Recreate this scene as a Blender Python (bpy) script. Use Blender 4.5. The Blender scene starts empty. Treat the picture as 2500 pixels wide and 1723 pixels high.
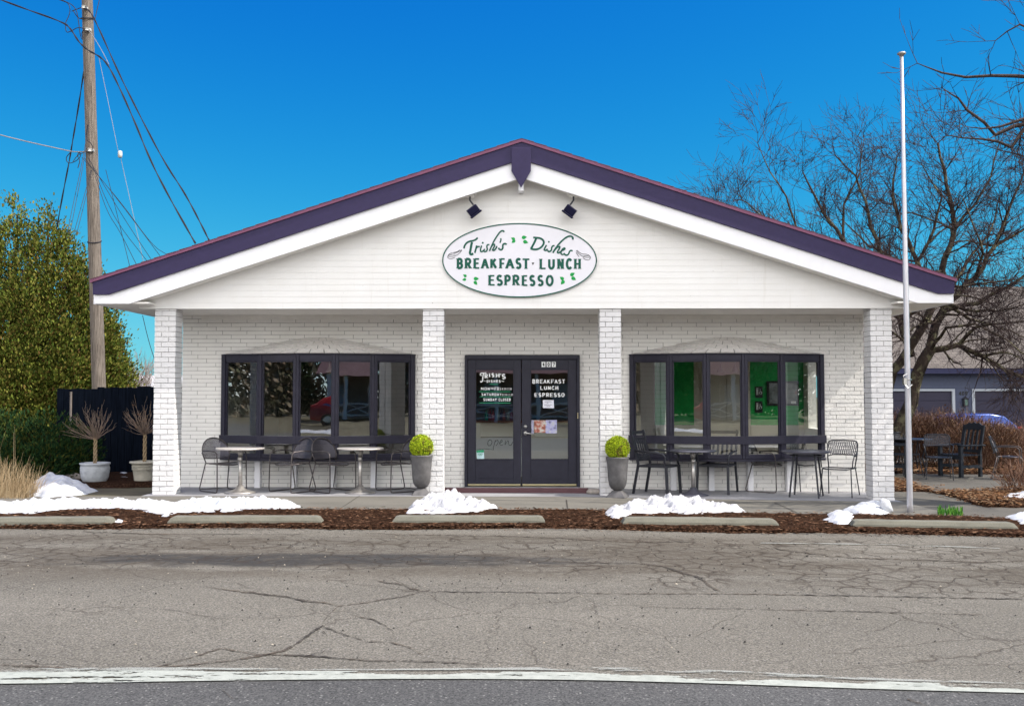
import bpy, bmesh, math, random
from mathutils import Vector, Matrix, noise
R = math.radians
PI = math.pi
S = bpy.context.scene
C = S.collection
random.seed(7)

# ---------------------------------------------------------------- camera
H = 1.53
F = 2431.0
YAW, PITCH = 0.0098, 0.0424
cam = bpy.data.cameras.new('camera'); cam.lens = 35.0; cam.sensor_width = 36.0
cam.clip_end = 3000; cam.clip_start = 0.05
camo = bpy.data.objects.new('camera', cam); C.objects.link(camo)
camo.location = (0, 0, H); camo.rotation_euler = (PI/2 + PITCH, 0, YAW)
S.camera = camo
# ---------------------------------------------------------------- light
SKY_REF = (.95, 2.0, 3.6)
CLOUD_FILL = 12.0
SUN = Vector((1.0, -0.15, 1.035)).normalized()
sun_el = math.asin(SUN.z); sun_az = math.atan2(SUN.x, SUN.y)
wd = bpy.data.worlds.new('World'); S.world = wd; wd.use_nodes = True
nt = wd.node_tree; nt.nodes.clear()
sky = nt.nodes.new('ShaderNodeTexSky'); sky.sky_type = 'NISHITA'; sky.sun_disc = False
sky.sun_elevation = sun_el; sky.sun_rotation = sun_az
sky.air_density = 1.0; sky.dust_density = 0.05; sky.ozone_density = 3.0; sky.altitude = 0
def wm(op, a, b=0.0, clamp=False):
    m = nt.nodes.new('ShaderNodeMath'); m.operation = op; m.use_clamp = clamp
    for i, v in enumerate((a, b)):
        if hasattr(v, 'is_output'): nt.links.new(v, m.inputs[i])
        else: m.inputs[i].default_value = v
    return m.outputs[0]
sep = nt.nodes.new('ShaderNodeSeparateColor'); nt.links.new(sky.outputs[0], sep.inputs[0])
def grade(ch, ref, val, g, cap):      # power curve with a soft shoulder
    x = wm('MULTIPLY', wm('POWER', wm('DIVIDE', sep.outputs[ch], ref), g), val)
    return wm('DIVIDE', wm('MULTIPLY', x, cap), wm('ADD', x, cap))
comb = nt.nodes.new('ShaderNodeCombineColor')
nt.links.new(grade(0, SKY_REF[0], .006, 3.2, .75), comb.inputs[0]); nt.links.new(grade(1, SKY_REF[1], .67, 1.75, 3.2), comb.inputs[1]); nt.links.new(grade(2, SKY_REF[2], 2.85, .50, 8.0), comb.inputs[2])
# broken white clouds added in the unseen southern sky to brighten the shaded front
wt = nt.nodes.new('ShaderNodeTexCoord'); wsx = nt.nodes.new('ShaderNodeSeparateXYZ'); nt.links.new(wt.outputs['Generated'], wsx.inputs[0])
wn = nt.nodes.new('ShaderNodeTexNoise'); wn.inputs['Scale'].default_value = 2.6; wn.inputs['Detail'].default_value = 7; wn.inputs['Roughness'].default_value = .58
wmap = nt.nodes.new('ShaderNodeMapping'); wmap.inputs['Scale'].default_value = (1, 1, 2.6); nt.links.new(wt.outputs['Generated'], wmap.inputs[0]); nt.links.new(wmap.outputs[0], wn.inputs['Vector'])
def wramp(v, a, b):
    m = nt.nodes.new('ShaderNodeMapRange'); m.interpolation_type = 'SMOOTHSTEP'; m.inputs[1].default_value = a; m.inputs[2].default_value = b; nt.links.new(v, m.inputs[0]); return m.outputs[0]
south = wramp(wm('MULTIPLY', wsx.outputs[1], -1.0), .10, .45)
cloud_fill = wm('MULTIPLY', south, wramp(wn.outputs['Fac'], .36, .56))
wmix = nt.nodes.new('ShaderNodeMix'); wmix.data_type = 'RGBA'; nt.links.new(cloud_fill, wmix.inputs[0]); nt.links.new(comb.outputs[0], wmix.inputs[6]); wmix.inputs[7].default_value = (CLOUD_FILL, CLOUD_FILL*.965, CLOUD_FILL*.92, 1)
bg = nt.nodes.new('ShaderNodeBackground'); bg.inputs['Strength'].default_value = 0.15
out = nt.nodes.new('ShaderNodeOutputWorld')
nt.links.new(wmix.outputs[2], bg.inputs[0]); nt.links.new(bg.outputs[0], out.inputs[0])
sl = bpy.data.lights.new('sun', 'SUN'); sl.energy = 3.6; sl.angle = R(0.5); sl.color = (1.0, 0.93, 0.83)
so = bpy.data.objects.new('sun', sl); C.objects.link(so)
so.rotation_euler = (-SUN).to_track_quat('-Z', 'Y').to_euler()
vs = S.view_settings
S.display_settings.display_device = 'sRGB'
vs.view_transform = 'Standard'; vs.look = 'None'; vs.gamma = 1.0; vs.use_curve_mapping = False
vs.exposure = 1.05
S.cycles.max_bounces = 8; S.cycles.transparent_max_bounces = 16; S.cycles.diffuse_bounces = 4
S.cycles.caustics_reflective = False; S.cycles.caustics_refractive = False

# ---------------------------------------------------------------- px helpers (photo pixel -> real point at depth Y)
_r = Vector((math.cos(YAW), math.sin(YAW), 0))
_f = Vector((-math.sin(YAW)*math.cos(PITCH), math.cos(YAW)*math.cos(PITCH), math.sin(PITCH)))
_u = _r.cross(_f)
CAM = Vector((0, 0, H))
def ray(u, v): return _f*F + _r*(u-1250.0) + _u*(861.5-v)
def W(u, v, Y):
    d = ray(u, v); return CAM + d*(Y/d.y)
def ss(a, b, x):
    t = max(0.0, min(1.0, (x-a)/(b-a))); return t*t*(3-2*t)
def gz(X, Y=10.0):
    z = -0.0135*max(0.0, min(X, 9.0))*ss(0, 2, X)
    z -= 0.50*ss(22, 34, Y)*ss(3, 8, X)
    return z
def G(u, v):
    d = ray(u, v); z = 0.0
    for i in range(8):
        t = (z-H)/d.z; p = CAM + d*t; z = gz(p.x, p.y)
    return Vector((p.x, p.y, z))
def px(Yv): return F/Yv

# ---------------------------------------------------------------- scene helpers
def srgb(r, g, b):
    f = lambda c: (c/255/12.92) if c/255 <= .04045 else ((c/255+.055)/1.055)**2.4
    return (f(r), f(g), f(b))
def tag(o, label=None, cat=None, group=None, kind=None):
    if label: o['label'] = label
    if cat: o['category'] = cat
    if group: o['group'] = group
    if kind: o['kind'] = kind
    return o
def empty(name, loc, label=None, cat=None, group=None, rz=0):
    o = bpy.data.objects.new(name, None); C.objects.link(o); o.location = loc; o.rotation_euler = (0, 0, rz)
    o.empty_display_size = 0.2
    return tag(o, label, cat, group)
def rootloc(p):
    v = Vector((0, 0, 0))
    while p is not None: v += p.location; p = p.parent
    return v
class MB:
    def __init__(s): s.v = []; s.f = []
    def add(s, vs_, fs):
        o = len(s.v); s.v.extend([tuple(q) for q in vs_]); s.f.extend([tuple(o+i for i in q) for q in fs]); return s
    def box(s, x0, x1, y0, y1, z0, z1, M=None):
        vs_ = [(x0,y0,z0),(x1,y0,z0),(x1,y1,z0),(x0,y1,z0),(x0,y0,z1),(x1,y0,z1),(x1,y1,z1),(x0,y1,z1)]
        if M is not None: vs_ = [M @ Vector(q) for q in vs_]
        return s.add(vs_, [(0,3,2,1),(4,5,6,7),(0,1,5,4),(1,2,6,5),(2,3,7,6),(3,0,4,7)])
    def tube(s, pts, r, n=6, cap=True):
        pts = [Vector(p) for p in pts]
        rs = r if isinstance(r, (list, tuple)) else [r]*len(pts)
        vs_, fs = [], []; m = len(pts)
        d0 = (pts[1]-pts[0]).normalized()
        up = Vector((0,0,1)) if abs(d0.z) < .9 else Vector((1,0,0))
        for i, p in enumerate(pts):
            if i == 0: d = pts[1]-pts[0]
            elif i == m-1: d = pts[-1]-pts[-2]
            else: d = (pts[i+1]-p).normalized()+(p-pts[i-1]).normalized()
            if d.length < 1e-9: d = d0
            d = d.normalized()
            a = up - d*up.dot(d)
            if a.length < 1e-5: a = d.orthogonal()
            a.normalize(); b = d.cross(a); up = a
            for k in range(n):
                t = 2*PI*k/n; vs_.append(p + (a*math.cos(t)+b*math.sin(t))*rs[i])
        for i in range(m-1):
            for k in range(n):
                k2 = (k+1) % n; fs.append((i*n+k, i*n+k2, (i+1)*n+k2, (i+1)*n+k))
        if cap and n > 2: fs.append(tuple(range(n-1,-1,-1))); fs.append(tuple((m-1)*n+k for k in range(n)))
        return s.add(vs_, fs)
    def lathe(s, prof, n=24, cx=0, cy=0, cz=0, wob=0):
        vs_, fs = [], []
        for (r, z) in prof:
            for k in range(n):
                t = 2*PI*k/n; vs_.append((cx+r*math.cos(t), cy+r*math.sin(t), cz+z))
        m = len(prof)
        for i in range(m-1):
            for k in range(n):
                k2 = (k+1) % n; fs.append((i*n+k, i*n+k2, (i+1)*n+k2, (i+1)*n+k))
        fs.append(tuple(range(n-1,-1,-1))); fs.append(tuple((m-1)*n+k for k in range(n)))
        return s.add(vs_, fs)
    def prism(s, poly, y0, y1):     # poly in (x,z), counter-clockwise seen from -Y
        n = len(poly)
        vs_ = [(x, y0, z) for x, z in poly]+[(x, y1, z) for x, z in poly]
        fs = [tuple(range(n)), tuple(range(2*n-1, n-1, -1))]+[(i, n+i, n+(i+1)%n, (i+1)%n) for i in range(n)]
        return s.add(vs_, fs)
    def ribbon(s, pts, w, Y, th=.003):   # strokes given in photo pixels, laid as real relief on plane Y
        pts = [p for i, p in enumerate(pts) if i == 0 or math.hypot(p[0]-pts[i-1][0], p[1]-pts[i-1][1]) > .02]
        ws = w if isinstance(w, (list, tuple)) else [w]*len(pts)
        s.k = getattr(s, 'k', 0)+1; Y = Y-.00035*(s.k % 9)
        P = [Vector((a, b)) for a, b in pts]; m = len(P); L, Rr = [], []
        for i, p in enumerate(P):
            if i == 0: d = P[1]-P[0]
            elif i == m-1: d = P[-1]-P[-2]
            else: d = (P[i+1]-p).normalized()+(p-P[i-1]).normalized()
            if d.length < 1e-9: d = P[min(i+1, m-1)]-P[max(i-1,0)]
            d = d.normalized(); nn = Vector((-d.y, d.x))
            k = 1.0
            if 0 < i < m-1:
                c = (P[i+1]-p).normalized().dot(d); k = 1/max(c, .55)
            L.append(p+nn*ws[i]*.5*k); Rr.append(p-nn*ws[i]*.5*k)
        vs_ = []
        for a, b in zip(L, Rr):
            A = W(a.x, a.y, Y); B = W(b.x, b.y, Y)
            vs_ += [A, B, A-Vector((0,th,0)), B-Vector((0,th,0))]
        fs = []
        for i in range(m-1):
            o = 4*i
            fs += [(o+2,o+3,o+7,o+6),(o+1,o+5,o+7,o+3),(o,o+2,o+6,o+4)]
        fs += [(0,1,3,2),(4*m-4,4*m-2,4*m-1,4*m-3)]
        return s.add(vs_, fs)
    def blob(s, pts, Y, th=.003):        # filled outline in photo pixels
        n = len(pts); A = [W(a, b, Y) for a, b in pts]
        vs_ = A+[q-Vector((0,th,0)) for q in A]
        return s.add(vs_, [tuple(range(n, 2*n))]+[(i,(i+1)%n,n+(i+1)%n,n+i) for i in range(n)])
    def build(s, name, mat, parent=None, smooth=False, bev=0, world=True, fixn=False):
        me = bpy.data.meshes.new(name)
        off = rootloc(parent) if (parent is not None and world) else Vector((0,0,0))
        if off.length > 0: s.v = [(a-off.x, b-off.y, c-off.z) for a, b, c in s.v]
        me.from_pydata(s.v, [], s.f); me.update()
        if fixn:
            bm = bmesh.new(); bm.from_mesh(me); bmesh.ops.recalc_face_normals(bm, faces=bm.faces); bm.to_mesh(me); bm.free()
        if mat is not None:
            for m_ in (mat if isinstance(mat, list) else [mat]): me.materials.append(m_)
        if smooth:
            me.polygons.foreach_set('use_smooth', [True]*len(me.polygons))
        o = bpy.data.objects.new(name, me); C.objects.link(o)
        if parent is not None: o.parent = parent
        if bev:
            b = o.modifiers.new('bevel', 'BEVEL'); b.width = bev; b.segments = 2; b.limit_method = 'ANGLE'; b.angle_limit = R(40)
        return o
def copy_tree(o, parent=None):
    c = o.copy(); C.objects.link(c); c.parent = parent
    for ch in list(o.children): copy_tree(ch, c)
    return c

# ---------------------------------------------------------------- materials
class NT:
    def __init__(s, name):
        s.m = bpy.data.materials.new(name); s.m.use_nodes = True; s.t = s.m.node_tree
        s.b = s.t.nodes['Principled BSDF']; s.out = s.t.nodes['Material Output']
        s.co = s.t.nodes.new('ShaderNodeTexCoord').outputs['Object']
    def n(s, t, **k):
        nd = s.t.nodes.new(t)
        for a, b in k.items(): setattr(nd, a, b)
        return nd
    def l(s, a, b): s.t.links.new(a, b)
    def map(s, sc=(1,1,1), rot=(0,0,0), src=None):
        mp = s.n('ShaderNodeMapping'); mp.inputs['Scale'].default_value = sc; mp.inputs['Rotation'].default_value = rot
        s.l(src or s.co, mp.inputs[0]); return mp.outputs[0]
    def noise(s, scale, detail=4, rough=.5, src=None, dist=0):
        t = s.n('ShaderNodeTexNoise'); t.inputs['Scale'].default_value = scale; t.inputs['Detail'].default_value = detail
        t.inputs['Roughness'].default_value = rough; t.inputs['Distortion'].default_value = dist
        s.l(src or s.co, t.inputs['Vector']); return t.outputs['Fac']
    def ramp(s, fac, stops):
        r = s.n('ShaderNodeValToRGB'); e = r.color_ramp.elements
        while len(e) < len(stops): e.new(.5)
        for i, (p, c) in enumerate(stops):
            e[i].position = p; e[i].color = (c[0], c[1], c[2], 1) if not isinstance(c, (int, float)) else (c, c, c, 1)
        s.l(fac, r.inputs[0]); return r.outputs[0]
    def mix(s, fac, a, b, mode='MIX'):
        m = s.n('ShaderNodeMix', data_type='RGBA', blend_type=mode)
        for ii, val in ((0, fac), (6, a), (7, b)):
            inp = m.inputs[ii]
            if hasattr(val, 'is_output'): s.l(val, inp)
            elif isinstance(val, (int, float)): inp.default_value = val if ii == 0 else (val,val,val,1)
            else: inp.default_value = (val[0], val[1], val[2], 1)
        return m.outputs[2]
    def math(s, op, a, b=0.0, clamp=False):
        m = s.n('ShaderNodeMath', operation=op, use_clamp=clamp)
        for i, val in enumerate((a, b)):
            if hasattr(val, 'is_output'): s.l(val, m.inputs[i])
            else: m.inputs[i].default_value = val
        return m.outputs[0]
    def bump(s, h, strength=.3, dist=.01):
        b = s.n('ShaderNodeBump'); b.inputs['Strength'].default_value = strength; b.inputs['Distance'].default_value = dist
        s.l(h, b.inputs['Height']); s.l(b.outputs[0], s.b.inputs['Normal'])
    def col(s, c):
        if hasattr(c, 'is_output'): s.l(c, s.b.inputs['Base Color'])
        else: s.b.inputs['Base Color'].default_value = (c[0], c[1], c[2], 1)
    def set(s, rough=.5, metal=0, spec=.5):
        s.b.inputs['Roughness'].default_value = rough; s.b.inputs['Metallic'].default_value = metal
        s.b.inputs['Specular IOR Level'].default_value = spec
def mat(name, c, rough=.5, metal=0, var=.15, vs_=8, bs=60, bstr=.15, bd=.004, spec=.25, c2=None, stretch=None):
    m = NT(name); m.set(rough, metal, spec)
    src = m.map(stretch) if stretch else None
    n1 = m.noise(vs_, 5, .6, src)
    lo = tuple(x*(1-var) for x in c); hi = c2 or tuple(min(1, x*(1+var)) for x in c)
    m.col(m.ramp(n1, [(.3, lo), (.7, hi)]))
    if bstr: m.bump(m.noise(bs, 3, .6, src), bstr, bd)
    return m.m

M = {}
M['white_brick'] = None
def brick_mat(name, c, dirt):
    m = NT(name); m.set(.75, 0, .35)
    n1 = m.noise(2.2, 5, .6); n2 = m.noise(28, 4, .65)
    base = m.ramp(n1, [(.3, tuple(x*.93 for x in c)), (.7, c)])
    chip = m.ramp(m.noise(9, 6, .75), [(.70, 0.0), (.76, 1.0)])
    m.col(m.mix(m.math('MULTIPLY', chip, .5), base, dirt))
    m.bump(n2, .85, .012); return m.m
M['wall_brick'] = brick_mat('painted_wall_brick', (.84,.825,.795), (.40,.38,.36))
M['column_brick'] = brick_mat('painted_column_brick', (.68,.675,.68), (.45,.42,.40))
M['mortar'] = mat('mortar', (.30,.29,.28), .9, var=.3, vs_=20)  # joints are painted white too; the grey puts their shade into the colour
M['mortar_light'] = mat('mortar_light', (.42,.41,.40), .9, var=.3, vs_=20)  # column joints: paler grey, again joint shade held in the colour
M['siding'] = mat('siding_paint', (.77,.76,.745), .55, var=.03, vs_=3, bs=90, bstr=.08)
def siding_mat():
    m = NT('siding_paint'); m.set(.6, 0, .25); base = m.ramp(m.noise(3, 5, .6), [(.3, (.745,.735,.715)), (.7, (.775,.77,.76))])
    sp = m.math('MULTIPLY', m.ramp(m.noise(26, 3, .6), [(.70, 0.0), (.745, 1.0)]), m.ramp(m.noise(1.3, 3, .6), [(.46, 0.0), (.6, 1.0)]))
    stk_ = m.ramp(m.noise(2.2, 4, .7, m.map((6, 1, .35))), [(.60, 0.0), (.78, .35)])
    base = m.mix(stk_, base, (.55,.52,.46)); m.col(m.mix(m.math('MULTIPLY', sp, .7), base, (.18,.15,.12))); m.bump(m.noise(90, 3, .6), .1, .004); return m.m
M['siding'] = siding_mat()
M['white_trim'] = mat('white_trim', (.80,.80,.83), .45, var=.03, vs_=4, bs=50, bstr=.08)
M['soffit'] = mat('soffit', (.78,.76,.72), .6, var=.06)
M['purple'] = mat('purple_fascia', srgb(45,38,72), .55, var=.10, vs_=14, bs=120, bstr=.2)
M['drip'] = mat('drip_edge', srgb(118,72,98), .45, var=.15, vs_=5)
M['shingle'] = mat('roof_shingle', (.12,.07,.08), .9, var=.35, vs_=8, bs=40, bstr=.5)
M['canopy_shingle'] = mat('canopy_shingle', (.72,.70,.68), .85, var=.08, vs_=20, bs=150, bstr=.35)
M['dark_frame'] = mat('dark_frame', srgb(42,41,54), .42, var=.18, vs_=10, bs=80, bstr=.12)
M['dark_door'] = mat('dark_door', srgb(44,44,56), .45, var=.15, vs_=12, bs=90, bstr=.15)
M['brass'] = mat('brass', (.62,.55,.33), .35, .9, var=.1)
M['steel'] = mat('steel', (.68,.67,.64), .28, 1.0, var=.1, bstr=.03)
M['black_metal'] = mat('black_metal', (.035,.036,.045), .42, .3, var=.25, bstr=.05)
M['brown_metal'] = mat('brown_metal', (.085,.075,.075), .38, .6, var=.25, bstr=.05)
M['table_grey'] = mat('table_top_grey', (.46,.43,.41), .4, .3, var=.18, vs_=20, bstr=.08)
M['pedestal'] = mat('pedestal_metal', (.42,.40,.38), .38, .8, var=.3, vs_=12, bstr=.08)
M['table_dark'] = mat('table_top_dark', (.12,.12,.15), .32, .5, var=.2, vs_=16, bstr=.06)
M['concrete_stop'] = None
M['urn'] = mat('urn_grey', (.105,.102,.105), .5, .1, var=.35, vs_=7, bs=45, bstr=.2)
M['ball_leaf'] = None
M['wood_pole'] = None
M['galv'] = mat('galvanised', (.50,.49,.52), .40, .6, var=.1, vs_=4, bs=20, bstr=.03)
M['sign_white'] = mat('sign_white', (.72,.71,.76), .4, var=.02, bstr=.02)
M['sign_green'] = mat('sign_green', srgb(14,84,69), .45, var=.18, vs_=30, bstr=.02)
M['sign_green2'] = mat('leaf_green', srgb(20,150,70), .45, var=.2, vs_=30, bstr=.02)
M['sign_black'] = mat('sign_black', (.02,.02,.02), .45, var=.1, bstr=.0)
M['letter_white'] = mat('letter_white', (.9,.92,.92), .5, var=.03, bstr=0)
M['letter_green'] = mat('letter_green', srgb(40,150,105), .5, var=.1, bstr=0)
M['step_wood'] = mat('step_wood', srgb(84,58,62), .6, var=.25, vs_=6, stretch=(1,20,20), bstr=.3)
M['pot_white'] = mat('pot_white', (.40,.42,.44), .55, var=.12, vs_=12)
M['pot_cream'] = mat('pot_cream', (.40,.38,.32), .6, var=.12, vs_=12)
M['stone'] = mat('stone', (.30,.27,.24), .8, var=.3, vs_=14, bs=30, bstr=.5)
M['fence'] = mat('fence_black', (.004,.006,.011), .95, var=.5, vs_=5, stretch=(8,8,.5), bs=30, bstr=.3, spec=.02)
M['floor_in'] = mat('floor_inside', (.22,.17,.13), .4, var=.2)
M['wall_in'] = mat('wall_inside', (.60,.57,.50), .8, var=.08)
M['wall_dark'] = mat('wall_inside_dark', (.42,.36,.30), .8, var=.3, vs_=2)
M['green_in'] = mat('green_inside', (.02,.42,.09), .7, var=.12)
M['door_in'] = mat('door_inside', (.62,.58,.50), .6, var=.04)
M['lamp_glass'] = mat('lamp_glass', (.85,.83,.75), .25, var=.03, bstr=0)
M['red'] = mat('red_paint', (.55,.03,.03), .3, var=.1)
M['asphalt_dark'] = None

def snow_mat():
    m = NT('snow'); m.set(.7, 0, .3)
    g_ = m.math('MULTIPLY', m.ramp(m.noise(75, 4, .8), [(.60, 0.0), (.68, 1.0)]), m.ramp(m.noise(3, 3, .6), [(.42, .15), (.6, .9)]))
    m.col(m.mix(m.math('MULTIPLY', g_, .6), m.ramp(m.noise(5, 5, .6), [(.3, (.46,.49,.54)), (.62, (.57,.58,.61))]), (.16,.13,.10)))
    m.b.inputs['Subsurface Weight'].default_value = .15; m.b.inputs['Subsurface Radius'].default_value = (.05,.06,.08)
    h = m.math('ADD', m.noise(22, 6, .7), m.math('MULTIPLY', m.noise(90, 4, .7), .5)); m.bump(h, .7, .02); return m.m
M['snow'] = snow_mat()
def dirty_snow():
    m = NT('dirty_snow'); m.set(.7, 0, .3)
    d = m.ramp(m.noise(7, 6, .75), [(.60, 0.0), (.72, 1.0)])
    base = m.ramp(m.noise(5, 5, .6), [(.3, (.42,.43,.46)), (.62, (.56,.56,.58))])
    m.col(m.mix(m.math('MULTIPLY', d, .55), base, (.38,.33,.28)))
    h = m.math('ADD', m.noise(22, 6, .7), m.math('MULTIPLY', m.noise(90, 4, .7), .5)); m.bump(h, .8, .025); return m.m
M['dirty_snow'] = dirty_snow()
def asphalt(name, c, agg, speck):
    m = NT(name); m.set(.9, 0, .12)
    big = m.noise(.55, 5, .6, m.map((.35, 1, 1)))
    base = m.ramp(big, [(.3, tuple(x*.80 for x in c)), (.7, tuple(x*1.12 for x in c))])
    fine = m.noise(75, 5, .85)
    base = m.mix(.85, base, m.ramp(fine, [(.36, (.16,.16,.16)), (.5, (.93,.93,.93)), (.63, (1.9,1.87,1.8))]), 'MULTIPLY')
    vor = m.n('ShaderNodeTexVoronoi'); vor.inputs['Scale'].default_value = 42; m.l(m.co, vor.inputs['Vector'])
    st = m.ramp(vor.outputs['Distance'], [(.16, 1.0), (.32, 0.0)])
    wn = m.n('ShaderNodeSeparateColor'); m.l(vor.outputs['Color'], wn.inputs[0])
    pick = m.math('GREATER_THAN', wn.outputs[0], .70); pickd = m.math('LESS_THAN', wn.outputs[1], .10)
    base = m.mix(m.math('MULTIPLY', m.math('MULTIPLY', st, pick), speck), base, (.34,.33,.31))
    base = m.mix(m.math('MULTIPLY', m.math('MULTIPLY', st, pickd), .8), base, (.035,.033,.03))
    return m, base, fine
def lot_mat():
    m, base, fine = asphalt('old_asphalt', (.148,.138,.119), 90, .5)
    sep = m.n('ShaderNodeSeparateXYZ'); m.l(m.co, sep.inputs[0]); X, Y = sep.outputs[0], sep.outputs[1]
    # alligator cracking: cell edges, distorted, only inside worn zones
    wob = m.n('ShaderNodeTexNoise'); wob.inputs['Scale'].default_value = 2.5; wob.inputs['Detail'].default_value = 4; m.l(m.co, wob.inputs['Vector'])
    vm = m.n('ShaderNodeVectorMath', operation='SCALE'); vm.inputs['Scale'].default_value = .32; m.l(wob.outputs['Color'], vm.inputs[0])
    va = m.n('ShaderNodeVectorMath', operation='ADD'); m.l(m.co, va.inputs[0]); m.l(vm.outputs[0], va.inputs[1])
    def edges(scale, w):
        v = m.n('ShaderNodeTexVoronoi', feature='DISTANCE_TO_EDGE'); v.inputs['Scale'].default_value = scale; m.l(va.outputs[0], v.inputs['Vector'])
        return m.ramp(v.outputs['Distance'], [(0, 1.0), (w, 0.0)])
    def band(v, a, b, c, d):
        up = m.n('ShaderNodeMapRange', interpolation_type='SMOOTHSTEP'); up.inputs[1].default_value = a; up.inputs[2].default_value = b; m.l(v, up.inputs[0])
        dn = m.n('ShaderNodeMapRange', interpolation_type='SMOOTHSTEP'); dn.inputs[1].default_value = c; dn.inputs[2].default_value = d
        dn.inputs[3].default_value = 1; dn.inputs[4].default_value = 0; m.l(v, dn.inputs[0])
        return m.math('MULTIPLY', up.outputs[0], dn.outputs[0])
    nz = m.noise(.9, 3, .5)
    Yn = m.math('ADD', Y, m.math('MULTIPLY', m.math('SUBTRACT', nz, .5), 1.6))
    zone = band(Yn, 8.7, 9.1, 10.7, 11.1)
    zr = m.math('MULTIPLY', band(Yn, 7.8, 8.2, 9.6, 10.2), band(X, .4, 1.2, 4.2, 6.0))
    zone = m.math('MAXIMUM', zone, zr)
    alli = m.math('MULTIPLY', edges(3.9, .085), zone)
    alli = m.math('MULTIPLY', alli, m.ramp(m.noise(1.7, 3, .5), [(.38, .30), (.50, 1.0)]))
    large = m.math('MULTIPLY', edges(.42, .0045), m.ramp(m.noise(.5, 2, .5), [(.40, 0.0), (.55, .75)]))
    fine2 = m.math('MULTIPLY', edges(1.15, .012), m.ramp(m.noise(.8, 2, .5), [(.46, 0.0), (.56, .6)]))
    crack = m.math('MAXIMUM', m.math('MAXIMUM', alli, large), fine2)
    # stains: loose dark gravel patch and brown silt
    dx = m.math('DIVIDE', m.math('ADD', X, 1.9), 2.9); dy = m.math('DIVIDE', m.math('SUBTRACT', Y, 9.35), .42)
    e = m.math('ADD', m.math('MULTIPLY', dx, dx), m.math('MULTIPLY', dy, dy))
    e = m.math('ADD', e, m.math('MULTIPLY', m.math('SUBTRACT', m.noise(2.5, 6, .7, m.map((.6,1.6,1))), .5), 3.2))
    patch_ = m.math('MULTIPLY', m.ramp(e, [(.25, 1.0), (1.5, 0.0)]), m.ramp(m.noise(9, 6, .85, m.map((.5,1,1))), [(.32, .3), (.5, 1.0)]))
    silt = m.math('MULTIPLY', m.ramp(m.noise(14, 5, .8), [(.34, .35), (.56, 1.0)]), m.math('MULTIPLY', m.ramp(m.noise(1.1, 6, .65, m.map((.35, 1.3, 1))), [(.38, 0.0), (.54, 1.0)]), band(Y, 7.9, 8.9, 10.6, 11.4)))
    base = m.mix(m.math('MULTIPLY', silt, .8), base, (.072,.060,.046))
    base = m.mix(m.math('MULTIPLY', patch_, .95), base, (.040,.039,.038))
    base = m.mix(m.math('MULTIPLY', crack, .8), base, (.040,.031,.024))
    m.col(base)
    h = m.math('SUBTRACT', m.math('MULTIPLY', fine, .6), crack); m.bump(h, .7, .008); return m.m
M['lot'] = lot_mat()
def road_mat():
    m, base, fine = asphalt('road_asphalt', (.092,.092,.092), 90, .6); m.col(base); m.bump(fine, .8, .008); return m.m
M['road'] = road_mat()
def paint_mat():
    m = NT('road_paint'); m.set(.7)
    m.col(m.ramp(m.noise(14, 5, .7), [(.3, (.26,.275,.24)), (.6, (.37,.385,.34))]))
    uv = m.n('ShaderNodeUVMap'); sep = m.n('ShaderNodeSeparateXYZ'); m.l(uv.outputs[0], sep.inputs[0]); v = sep.outputs[1]
    n = m.noise(1.5, 7, .68, m.map((.8, 5, 1)))
    n2 = m.noise(30, 4, .7)
    wear = m.math('ADD', m.math('MULTIPLY', n, .85), m.math('MULTIPLY', n2, .15))
    edge = m.math('MULTIPLY', m.math('SUBTRACT', v, .25), .30)      # upper part of the line is older and more worn
    th = m.math('ADD', m.math('MAXIMUM', edge, 0.0), m.math('SUBTRACT', m.math('MULTIPLY', wear, 1.5), .26))
    fac = m.ramp(th, [(.615, 1.0), (.635, 0.0)])
    fine = m.ramp(m.noise(260, 3, .8), [(.28, .25), (.42, 1.0)])
    fac = m.math('MULTIPLY', fac, fine)
    tr = m.n('ShaderNodeBsdfTransparent'); mx = m.n('ShaderNodeMixShader')
    m.l(fac, mx.inputs[0]); m.l(tr.outputs[0], mx.inputs[1]); m.l(m.b.outputs[0], mx.inputs[2]); m.l(mx.outputs[0], m.out.inputs[0])
    return m.m
M['paint'] = paint_mat()
def concrete(name, c, sc=1.4, spots=.5):
    m = NT(name); m.set(.85, 0, .3)
    b = m.ramp(m.noise(sc, 7, .65, m.map((.5,1.3,1))), [(.28, tuple(x*.72 for x in c)), (.5, c), (.75, tuple(x*1.15 for x in c))])
    f = m.noise(160, 4, .8)
    b = m.mix(spots, b, m.ramp(f, [(.32, (.45,.45,.45)), (.5, (1,1,1)), (.7, (1.2,1.2,1.2))]), 'MULTIPLY')
    m.col(b); m.bump(f, .5, .006); return m.m
M['walk'] = concrete('sidewalk_concrete', (.135,.128,.112), 1.3, .35)
M['porch'] = concrete('porch_concrete', (.25,.25,.265), 1.6, .25)
M['concrete_stop'] = concrete('stop_concrete', (.15,.146,.118), 6, .75)
M['patio'] = concrete('patio_concrete', (.095,.088,.076), 1.2, .4)
def mulch_mat():
    m = NT('mulch'); m.set(1.0, 0, .03)
    m.col(m.ramp(m.noise(38, 6, .75), [(.38, (.005,.003,.002)), (.52, (.034,.017,.010)), (.66, (.13,.070,.042))]))
    m.bump(m.noise(38, 6, .75), 1.0, .03); return m.m
M['mulch'] = mulch_mat()
def ground_mat():
    m = NT('winter_ground'); m.set(.95)
    m.col(m.ramp(m.noise(.6, 8, .7), [(.3, (.055,.045,.028)), (.5, (.10,.085,.05)), (.7, (.12,.13,.06))]))
    m.bump(m.noise(30, 5, .7), .8, .03); return m.m
M['ground'] = ground_mat()
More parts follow.
